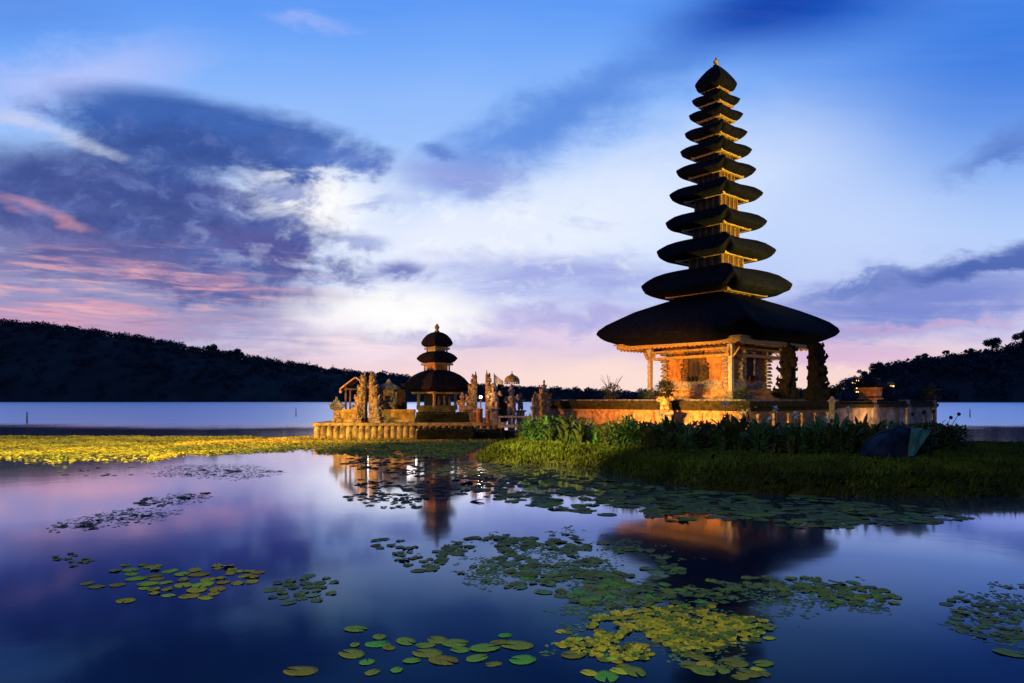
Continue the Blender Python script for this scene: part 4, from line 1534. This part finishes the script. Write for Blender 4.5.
FLW = [(725, 404, 19.5), (775, 409, 19), (795, 415, 18.5), (827, 419, 18.4), (848, 410, 19.2), (770, 421, 18)]
for k, (px, py, d) in enumerate(FLW):
    X = wx_(px, d)
    z1 = zz(py, d)
    lb = ['white flower head nearest the frangipani branches', 'white flower head leaning left of the carved gate', 'white flower head below the gap of the carved gate',
          'white flower head before the white post', 'yellowish flower head right of the white post', 'lowest white flower head in the dark bed'][k]
    o = thing('flowering_plant', lb, 'flower', (X, d, 0.5))
    h_ = z1 - 0.5
    MB().tube([(0, 0, 0), (0.04, 0, h_ * 0.5), (0, 0, h_)], [0.015, 0.012, 0.01], 5).build('stem', LEAF, o)
    b = MB()
    for j in range(26):
        v = Vector((random.gauss(0, 1), random.gauss(0, 1), random.gauss(0.3, 0.8))).normalized()
        b.leaf(Vector((0, 0, h_)) + v * 0.05, v, 0.075, 0.06, 0.3, 2)
    b.build('blossom', PETAL, o)
    b = MB()
    for j in range(7):
        a = j * 2.4
        b.leaf((0, 0, h_ * (0.15 + 0.1 * j)), (math.cos(a), math.sin(a), 0.6), 0.3, 0.09, 0.8, 4)
    b.build('foliage', LEAF, o)

# shrub clump at the right end of the bed, with dark seed heads
SHB = thing('round_shrub', 'dark round shrub with tall seed heads at the right end of the bed', 'shrub', (wx_(935, 19.5), 19.5, 0.55))
leaf_ball(700, (0.75, 0.6, 0.42), 0.16, 0.07, 8).build('foliage', LEAF, SHB, (0, 0, 0.35))
b = MB()
for k in range(7):
    a = random.uniform(0, 6.28)
    P1 = Vector((0.65 * math.cos(a), 0.4 * math.sin(a), 0.9 + 0.3 * random.random()))
    b.tube([(0, 0, 0.1), P1 * 0.6, P1], [0.014, 0.01, 0.008], 4)
    b.ball(P1, 0.055, 6, 5)
b.build('seed_head', BARK, SHB)

# covered bundle on the grass
TB = thing('covered_bundle', 'bundle under a dark blue tarpaulin with its lit face painted teal on the grass bank', 'tarpaulin', (wx_(886, 17.0), 17.0, 0.5), 0.2)
b = MB()
n_, m_ = 48, 12
rings = []
for i in range(m_ + 1):
    t_ = i / m_
    ring = []
    for j in range(n_):
        a = 2 * math.pi * j / n_
        ca, sa = math.cos(a), math.sin(a)
        pe_ = 0.6
        qx, qy = math.copysign(abs(ca) ** pe_, ca), math.copysign(abs(sa) ** pe_, sa)
        rx, ry = 0.56 * (1 - 0.45 * t_ ** 2.2), 0.42 * (1 - 0.5 * t_ ** 2)
        fold = 1 + 0.09 * math.sin(a * 9 + 2 * math.sin(a * 2)) * (1 - t_) ** 0.7 + 0.22 * mnoise.noise(Vector((ca * 1.5, sa * 1.5, t_ * 1.5)))
        if i == m_:
            fold *= 0.35
        ring.append((rx * fold * qx + 0.20 * t_ ** 1.5, ry * fold * qy - 0.05 * t_, 0.80 * t_ ** 0.85 + 0.16 * t_ * (qx + mnoise.noise(Vector((ca * 2, sa * 2, 5)))) * 0.6))
    rings.append(ring)
b.loft(rings)
b.build('tarpaulin_sheet', TARPB, TB, smooth_=True)
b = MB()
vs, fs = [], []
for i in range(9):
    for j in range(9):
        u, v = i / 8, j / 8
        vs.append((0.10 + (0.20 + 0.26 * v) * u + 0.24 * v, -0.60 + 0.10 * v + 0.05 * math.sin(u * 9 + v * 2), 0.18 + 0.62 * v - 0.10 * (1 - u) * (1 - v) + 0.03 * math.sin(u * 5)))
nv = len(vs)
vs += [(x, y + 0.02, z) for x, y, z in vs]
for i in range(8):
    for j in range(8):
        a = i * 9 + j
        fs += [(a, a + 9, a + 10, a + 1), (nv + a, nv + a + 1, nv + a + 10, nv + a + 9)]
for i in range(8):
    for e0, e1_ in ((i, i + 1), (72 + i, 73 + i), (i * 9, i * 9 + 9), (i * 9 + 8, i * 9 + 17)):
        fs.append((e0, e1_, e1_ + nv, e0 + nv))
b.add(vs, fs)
b.build('teal_lit_face', TARPLIT, TB, smooth_=True)  # added sheet paints the light on the bundle's right side

# stakes in the lake
for px, py0, py1, lb in ((27, 423, 412, 'thin stake in the lake near the left edge'), (296, 416, 408, 'thin stake in the lake left of the shrine platform'), (970, 417, 409, 'dark stake in the blue lake at the right')):
    d = wd(py0)
    o = MB().lathe([(0.06, -0.3), (0.055, 0.3), (0.04, (py0 - py1) / F * d)], n=8).build('stake', BARK, None, (wx_(px, d), d, 0))
    tag(o, lb, 'stake')

# trees that stand out on the right hill
def tree(px, py_top, d, ht, rad, seed, lb, umbrella=False):
    X = wx_(px, d)
    ztop = zz(py_top, d)
    zb = ztop - ht
    rg_ = random.Random(seed)
    o = thing('hill_tree', lb, 'tree', (X, d, zb))
    b = MB()
    b.tube([(0, 0, -6), (0.4, 0, ht * 0.35), (0.2, 0, ht * 0.85)], [0.75, 0.55, 0.2], 7)
    cs, rs = [], []
    for k in range(7):
        a = rg_.uniform(0, 6.28)
        zk = ht * rg_.uniform(0.68 if umbrella else 0.45, 0.95)
        rr = rad * rg_.uniform(0.4, 0.95)
        P1 = (rr * math.cos(a), rr * math.sin(a), zk)
        b.tube([(0.3, 0, ht * 0.45), (P1[0] * 0.6, P1[1] * 0.6, zk - 1.5), P1], [0.3, 0.2, 0.08], 5)
        cs.append(P1)
        rs.append(rad * rg_.uniform(0.34, 0.5))
    b.build('trunk', BARK, o)
    V = crown_cloud(cs, rs, seed, 420)
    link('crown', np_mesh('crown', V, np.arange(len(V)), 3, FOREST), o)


for i, (px, py, ht, rad, u, lb) in enumerate((
        (862, 370, 13, 6, False, 'outermost tree at the left foot of the right hill'),
        (877, 363, 13, 8, False, 'rounded tree on the left shoulder of the right hill'),
        (921, 353, 15, 8, False, 'bulky tree on the right hill crest above the lantern shrine'),
        (946, 350, 15, 3.5, True, 'thin spindly tree sticking up from the right hill crest'),
        (971, 349, 12, 5, True, 'leaning open tree on the right hill crest'),
        (992, 340, 18, 10, True, 'wide umbrella-shaped tree on the right hill crest'),
        (1022, 332, 20, 9, True, 'tall tree cut by the right edge of the photo'))):
    tree(px, py, 690, ht, rad, 40 + i, lb, u)

for i, (px, py, rad, lb) in enumerate(((236, 349, 9, 'rounded tree bulging from the crest of the left hill'), (213, 345, 7, 'smaller tree on the crest of the left hill, left of the rounded tree'))):
    tree(px, py, 810, 16, rad, 60 + i, lb)

# village on the far shore
rng3 = random.Random(4)
VIL = [(838, .42), (843, .46), (848, .40), (853, .45), (859, .40), (866, .30), (846, .28), (852, .24), (858, .28), (863, .18), (842, .22), (869, .14), (855, .12), (848, .14), (838, .16)]
HB = MB().box((0, 0, 2), (7, 6, 6)).mesh('wall', WOOD)
b = MB()
b.add([(-4, -3.5, 5), (4, -3.5, 5), (4, 3.5, 5), (-4, 3.5, 5), (-4, 0, 7.4), (4, 0, 7.4)], [(0, 1, 5, 4), (2, 3, 4, 5), (1, 2, 5), (3, 0, 4), (3, 2, 1, 0)])
HR = b.mesh('roof', BRICK)
HW = MB().box((-1.8, -3.05, 2.4), (1.6, 0.12, 1.8)).box((1.6, -3.05, 2.4), (1.8, 0.12, 1.8)).mesh('window', LIT)
HT = MB().box((0, 0, -4), (6.5, 5.5, 6)).mesh('foundation', DARKST)
for k, (px, py) in enumerate(VIL):
    d = 640 + 110 * py
    X = wx_(px, 695)
    ridge = zz(float(np.interp(px, [815, 832, 842, 852, 862, 868, 885], [400, 391, 383, 379, 378, 376, 366])), 695) - 7.15
    zh = max(0.5, math.sin(py / 0.5 * math.pi / 2) ** 0.8 * ridge) + 3.5
    o = thing('village_house', 'small house with glowing windows on the far shore right of the gate', 'house', (X, d, zh), rng3.uniform(-.3, .3), 'village houses lit up on the far shore')
    hs_c = rng3.uniform(0.5, 0.8)
    o.scale = (hs_c, hs_c, hs_c)
    link('wall', HB, o)
    link('roof', HR, o)
    link('window', HW, o)
    link('foundation', HT, o)

# ================================================================== LILY PADS AND WATER WEED
def pad_mesh(seed, m):
    rg_ = random.Random(seed)
    n_ = 18
    notch = 0.16
    ring0, ring1 = [], []
    b = MB()
    vs = [(0, 0, 0.006)]
    for j in range(n_ + 1):
        a = notch + (2 * math.pi - 2 * notch) * j / n_
        r = 1.0 + 0.08 * math.sin(a * 2 + seed) + 0.03 * rg_.uniform(-1, 1)
        lift = 0.05 * math.sin(a * 3 + seed * 2)
        vs.append((0.6 * r * math.cos(a), 0.6 * r * math.sin(a), 0.008 + 0.01 * lift))
        vs.append((r * math.cos(a), r * math.sin(a), 0.01 + max(0, lift) * 0.9))
    nv = len(vs)
    vs += [(x, y, z - 0.02) for x, y, z in vs]
    fs = []
    for j in range(n_):
        a, c = 1 + 2 * j, 2 + 2 * j
        fs.append((0, a, a + 2))
        fs.append((a, c, c + 2, a + 2))
        fs.append((c, c + nv, c + 2 + nv, c + 2))
    b.add(vs, fs)
    return b


KINDS = {'y': PADY, 'g': PADG, 't': PADT, 'd': PADD}
PADM = {(k, s): pad_mesh(s, None).mesh('lily_pad', m, True) for k, m in KINDS.items() for s in range(4)}
PADLBL = {
    'A': ('y', 'yellow-green lily pad in the loose raft at the lower left'),
    'A2': ('y', 'tiny yellowish lily pad drifting left of the lower left raft'),
    'B': ('t', 'grey-green lily pad in the small patch over the bright reflection'),
    'C': ('t', 'dull teal lily pad in the large middle raft'),
    'D': ('y', 'yellow lily pad in the bright raft at the lower right'),
    'E': ('g', 'green lily pad in the raft right of the bright yellow one'),
    'Fr': ('t', 'dull lily pad in the raft at the right edge'),
    'G': ('g', 'green lily pad among the scattered ones at the bottom'),
    'H': ('g', 'green lily pad in the broad belt along the grass bank'),
    'I': ('d', 'dark lily pad floating far out before the shrine'),
    'K': ('t', 'dull lily pad in the grey weed patches on the left'),
}
pads = []
rp = random.Random(21)


def cluster(key, cx, cy, rx, ry, n_, rmin, rmax, ang=0.0, power=0.5, mix=None, gap=-0.9):
    """pads inside an ellipse given by picture columns and rows on the water"""
    a = R(ang)
    for _ in range(n_):
        u = rp.uniform(0, 2 * math.pi)
        k = rp.random() ** power
        ex, ey = rx * k * math.cos(u), ry * k * math.sin(u)
        px = cx + ex * math.cos(a) - ey * math.sin(a)
        py = cy + ex * math.sin(a) + ey * math.cos(a)
        if py < 408:
            continue
        d = wd(py)
        X = wx_(px, d)
        if d > 13 and sdist(np.array([[X, d]]))[0] > -0.1:
            continue
        if mnoise.noise(Vector((X * 1.7, d * 1.3, 4.4))) + 0.6 * mnoise.noise(Vector((X * 4.5, d * 3.5, 1.1))) < gap:
            continue
        r = rp.uniform(rmin, rmax)
        ok = True
        for q_ in pads[-160:]:
            if (q_[1] - X) ** 2 + (q_[2] - d) ** 2 < ((q_[3] + r) * (0.6 if key in 'CDEH' else 0.86)) ** 2:
                ok = False
                break
        if not ok:
            continue
        kind = PADLBL[key][0]
        if mix and rp.random() < mix[1]:
            kind = mix[0]
        pads.append((key, X, d, r, kind))


cluster('A', 165, 582, 62, 15, 110, 0.055, 0.12, 8)
cluster('A', 222, 576, 40, 10, 45, 0.05, 0.09, 0)
cluster('A', 90, 585, 12, 3, 4, 0.07, 0.1)
cluster('A', 130, 602, 12, 2, 3, 0.09, 0.12)
cluster('A2', 70, 560, 26, 8, 18, 0.03, 0.06, 0)
cluster('B', 302, 590, 36, 14, 90, 0.04, 0.09, -8)
cluster('C', 560, 564, 122, 30, 760, 0.045, 0.10, 4, 0.6, ('g', 0.25), -0.18)
cluster('C', 500, 550, 64, 14, 170, 0.04, 0.08, 0, 0.6, None, -0.1)
cluster('C', 610, 588, 66, 20, 200, 0.04, 0.09, 0, 0.6, ('g', 0.4), -0.2)
cluster('C', 410, 556, 40, 12, 40, 0.05, 0.09, 20)
cluster('D', 655, 634, 100, 26, 1250, 0.02, 0.052, -4, 0.66, ('g', 0.35), -0.26)
cluster('D', 740, 622, 80, 22, 420, 0.03, 0.065, -8, 0.62, ('g', 0.5), -0.3)
cluster('D', 690, 668, 110, 14, 90, 0.05, 0.10, 0, 0.6, ('g', 0.8), -0.1)
cluster('E', 790, 596, 108, 19, 420, 0.045, 0.09, 2, 0.62, ('t', 0.4), -0.2)
cluster('E', 700, 600, 60, 12, 80, 0.05, 0.10, 0, 0.6, None, -0.05)
cluster('Fr', 1000, 612, 56, 28, 200, 0.035, 0.075, 0, 0.62, None, -0.15)
cluster('Fr', 1016, 652, 14, 3, 3, 0.11, 0.14)
cluster('G', 385, 655, 36, 22, 26, 0.05, 0.11)
cluster('G', 450, 650, 44, 12, 26, 0.06, 0.12, 4)
cluster('G', 505, 652, 24, 18, 16, 0.06, 0.13)
cluster('G', 520, 634, 18, 4, 4, 0.1, 0.14)
cluster('G', 293, 670, 12, 3, 3, 0.09, 0.13)
cluster('G', 360, 628, 6, 2, 2, 0.06, 0.1)
cluster('G', 572, 657, 5, 2, 1, 0.09, 0.1)
cluster('H', 700, 505, 235, 18, 1100, 0.08, 0.17, 4, 0.75, ('t', 0.4), -0.08)
cluster('H', 610, 492, 120, 12, 320, 0.08, 0.17, 6, 0.75, ('d', 0.5), -0.02)
cluster('H', 880, 515, 90, 10, 120, 0.08, 0.16, 2, 0.7, ('t', 0.6))
cluster('I', 450, 468, 110, 10, 330, 0.08, 0.20, 3, 0.8)
cluster('I', 420, 490, 70, 10, 90, 0.07, 0.15, 6, 0.8)
cluster('I', 500, 480, 70, 14, 150, 0.08, 0.18, 6, 0.8)
cluster('I', 385, 500, 40, 8, 60, 0.05, 0.12, 6, 0.8, ('t', 0.4))
cluster('K', 230, 472, 56, 5, 14, 0.05, 0.14, 0, 0.7, ('d', 0.3))
cluster('K', 170, 500, 40, 6, 14, 0.05, 0.12, -8, 0.7, ('d', 0.2))
cluster('K', 110, 520, 60, 8, 14, 0.04, 0.11, -10, 0.7, ('d', 0.15))
cluster('K', 90, 470, 60, 7, 20, 0.04, 0.1, 0, 0.7, ('d', 0.5))
pads.sort(key=lambda q_: -q_[3] / q_[2] ** 1.5)
ind, rest = pads[:300], pads[300:]
for key, X, d, r, kind in ind:
    o = link('lily_pad', PADM[(kind, rp.randrange(4))], None, (X, d, 0.003 + 0.004 * rp.random()), rp.uniform(0, 6.28))
    o.scale = (r, r * rp.uniform(.75, 1.0), r * 0.55)
    lb = PADLBL[key][1]
    if kind != PADLBL[key][0]:
        cw = {'y': 'yellow', 'g': 'green', 't': 'dull teal', 'd': 'dark'}[kind]
        for w_ in ('yellow-green', 'yellow', 'grey-green', 'dull teal', 'green', 'dull'):
            if lb.startswith(w_ + ' '):
                lb = cw + lb[len(w_):]
                break
        if cw == 'green' and lb.startswith('green lily pad in the raft right of the bright'):
            pass
    tag(o, lb, 'lily pad', lb.replace('lily pad', 'lily pads', 1))
for kind, m_ in (('y', PADY), ('g', PADG), ('t', PADT), ('d', PADD)):
    b = MB()
    for key, X, d, r, kd in rest:
        if kd != kind:
            continue
        src = PADM[(kind, rp.randrange(4))]
        a = rp.uniform(0, 6.28)
        c, s = math.cos(a), math.sin(a)
        z0 = 0.003 + 0.004 * rp.random()
        tl = rp.uniform(-.06, .06) if rp.random() < 0.93 else rp.uniform(0.08, 0.18)
        b.add([(X + r * (v.co.x * c - v.co.y * s), d + r * (v.co.x * s + v.co.y * c), z0 + max(0, v.co.z * 0.15 + tl * r * v.co.x + abs(tl) * r)) for v in src.vertices],
              [tuple(pg.vertices) for pg in src.polygons])
    if b.v:
        o = b.build('lily_pads', {'y': PADY, 'g': PADS, 't': PADT, 'd': PADD}[kind])
        tag(o, {'y': 'mass of tiny yellow lily pads', 'g': 'belt of small green lily pads along the grass bank', 't': 'mass of small dull lily pads on the water',
                'd': 'mass of far dark lily pads before the shrine'}[kind], 'lily pads', None, 'stuff')


def weed(name, label, m, mask, n_, box_, hmin, hmax, seed, sz=(0.05, 0.13), rough=0.5):
    rng_ = np.random.RandomState(seed)
    x = rng_.uniform(box_[0], box_[1], n_)
    y = rng_.uniform(box_[2], box_[3], n_)
    k = np.array([mask(a, c) for a, c in zip(x, y)])
    kp = rng_.rand(n_) < k
    x, y = x[kp], y[kp]
    n2 = len(x)
    a = rng_.uniform(0, 6.28, n2)
    s = rng_.uniform(sz[0], sz[1], n2)
    hgt = rng_.uniform(hmin, hmax, n2)
    tilt = rng_.normal(size=n2) * rough
    c = np.column_stack([x, y, hgt])
    u = np.column_stack([np.cos(a), np.sin(a), np.zeros(n2)]) * s[:, None]
    v = np.column_stack([-np.sin(a) * np.cos(tilt), np.cos(a) * np.cos(tilt), np.abs(np.sin(tilt))]) * (s * 0.6)[:, None]
    V_ = np.stack([c - u, c - v * 0.6, c + u, c + v], 1).reshape(-1, 3)
    tag(link(name, np_mesh(name, V_, np.arange(len(V_)), 4, m)), label, 'water weed', None, 'stuff')


def mask_yellow(x, y):
    py = 400 + HC * F / y
    px = 512 + F * x / y
    top = 436.5 + 2.0 * mnoise.noise(Vector((px * 0.02, 0, 1)))
    bot = np.interp(px, [-500, 0, 60, 130, 200, 300, 360, 420, 465, 500], [462, 461, 464, 463, 455, 451, 457, 459, 455, 439]) + 3 * mnoise.noise(Vector((px * 0.03, 0, 5)))
    if py < top or py > bot or px > 500:
        return 0.0
    e = min((py - top) / 2.0, (bot - py) / 3.0, 1.0)
    n_ = mnoise.noise(Vector((x * 0.6, y * 0.35, 2.0))) + 0.5 * mnoise.noise(Vector((x * 2, y * 1.2, 7.0)))
    hole = mnoise.noise(Vector((x * 0.25, y * 0.3, 9.0)))
    v = 1.0 if n_ > -0.4 else 0.12
    if px < 150 and py > 456:
        v *= 1.0 if hole > 0.05 else 0.1
    if px > 300:
        v *= 0.65
    return v * (0.3 + 0.7 * e)


weed('water_weed', 'broad yellow mat of water weed in front of the left hill', WEEDY, mask_yellow, 330000, (-32, 0, 20, 40), 0.004, 0.05, 2, (0.03, 0.085), 0.35)


def ell(cx, cy, rx, ry, x, y, sl=0.0):
    px = 512 + F * x / y
    py = 400 + HC * F / y - sl * (px - cx)
    return ((px - cx) / rx) ** 2 + ((py - cy) / ry) ** 2


def mask_grey(x, y):
    n_ = mnoise.noise(Vector((x * 1.1, y * 0.6, 2.0))) + 0.5 * mnoise.noise(Vector((x * 4, y * 2.5, 7.0)))
    v = min(ell(215, 472, 80, 8, x, y), ell(110, 520, 70, 10, x, y, -0.12), ell(175, 500, 34, 7, x, y, -0.1))
    return float(np.clip((1 - v + n_ * 0.5) * 1.6, 0, 1)) * 0.4


def mask_algae(x, y):
    n_ = mnoise.noise(Vector((x * 1.6, y * 1.2, 2.0))) + 0.7 * mnoise.noise(Vector((x * 5, y * 4, 7.0)))
    v = min(ell(560, 566, 128, 34, x, y, 0.04), ell(680, 632, 120, 36, x, y, -0.06), ell(790, 598, 118, 22, x, y), ell(1000, 612, 60, 32, x, y), ell(600, 600, 80, 20, x, y))
    return float(np.clip((0.75 - v + n_ * 1.3) * 1.1, 0, 1)) * 0.6


weed('green_algae', 'film of dark green algae between the lily pads', PADT, mask_algae, 60000, (-2, 6.2, 4.6, 11.2), 0.0015, 0.003, 9, (0.015, 0.045), 0.03)
weed('grey_water_weed', 'two thin grey-green patches of weed on the purple water', WEEDG, mask_grey, 42000, (-11, -2, 10, 23), 0.002, 0.006, 6, (0.02, 0.06), 0.02)
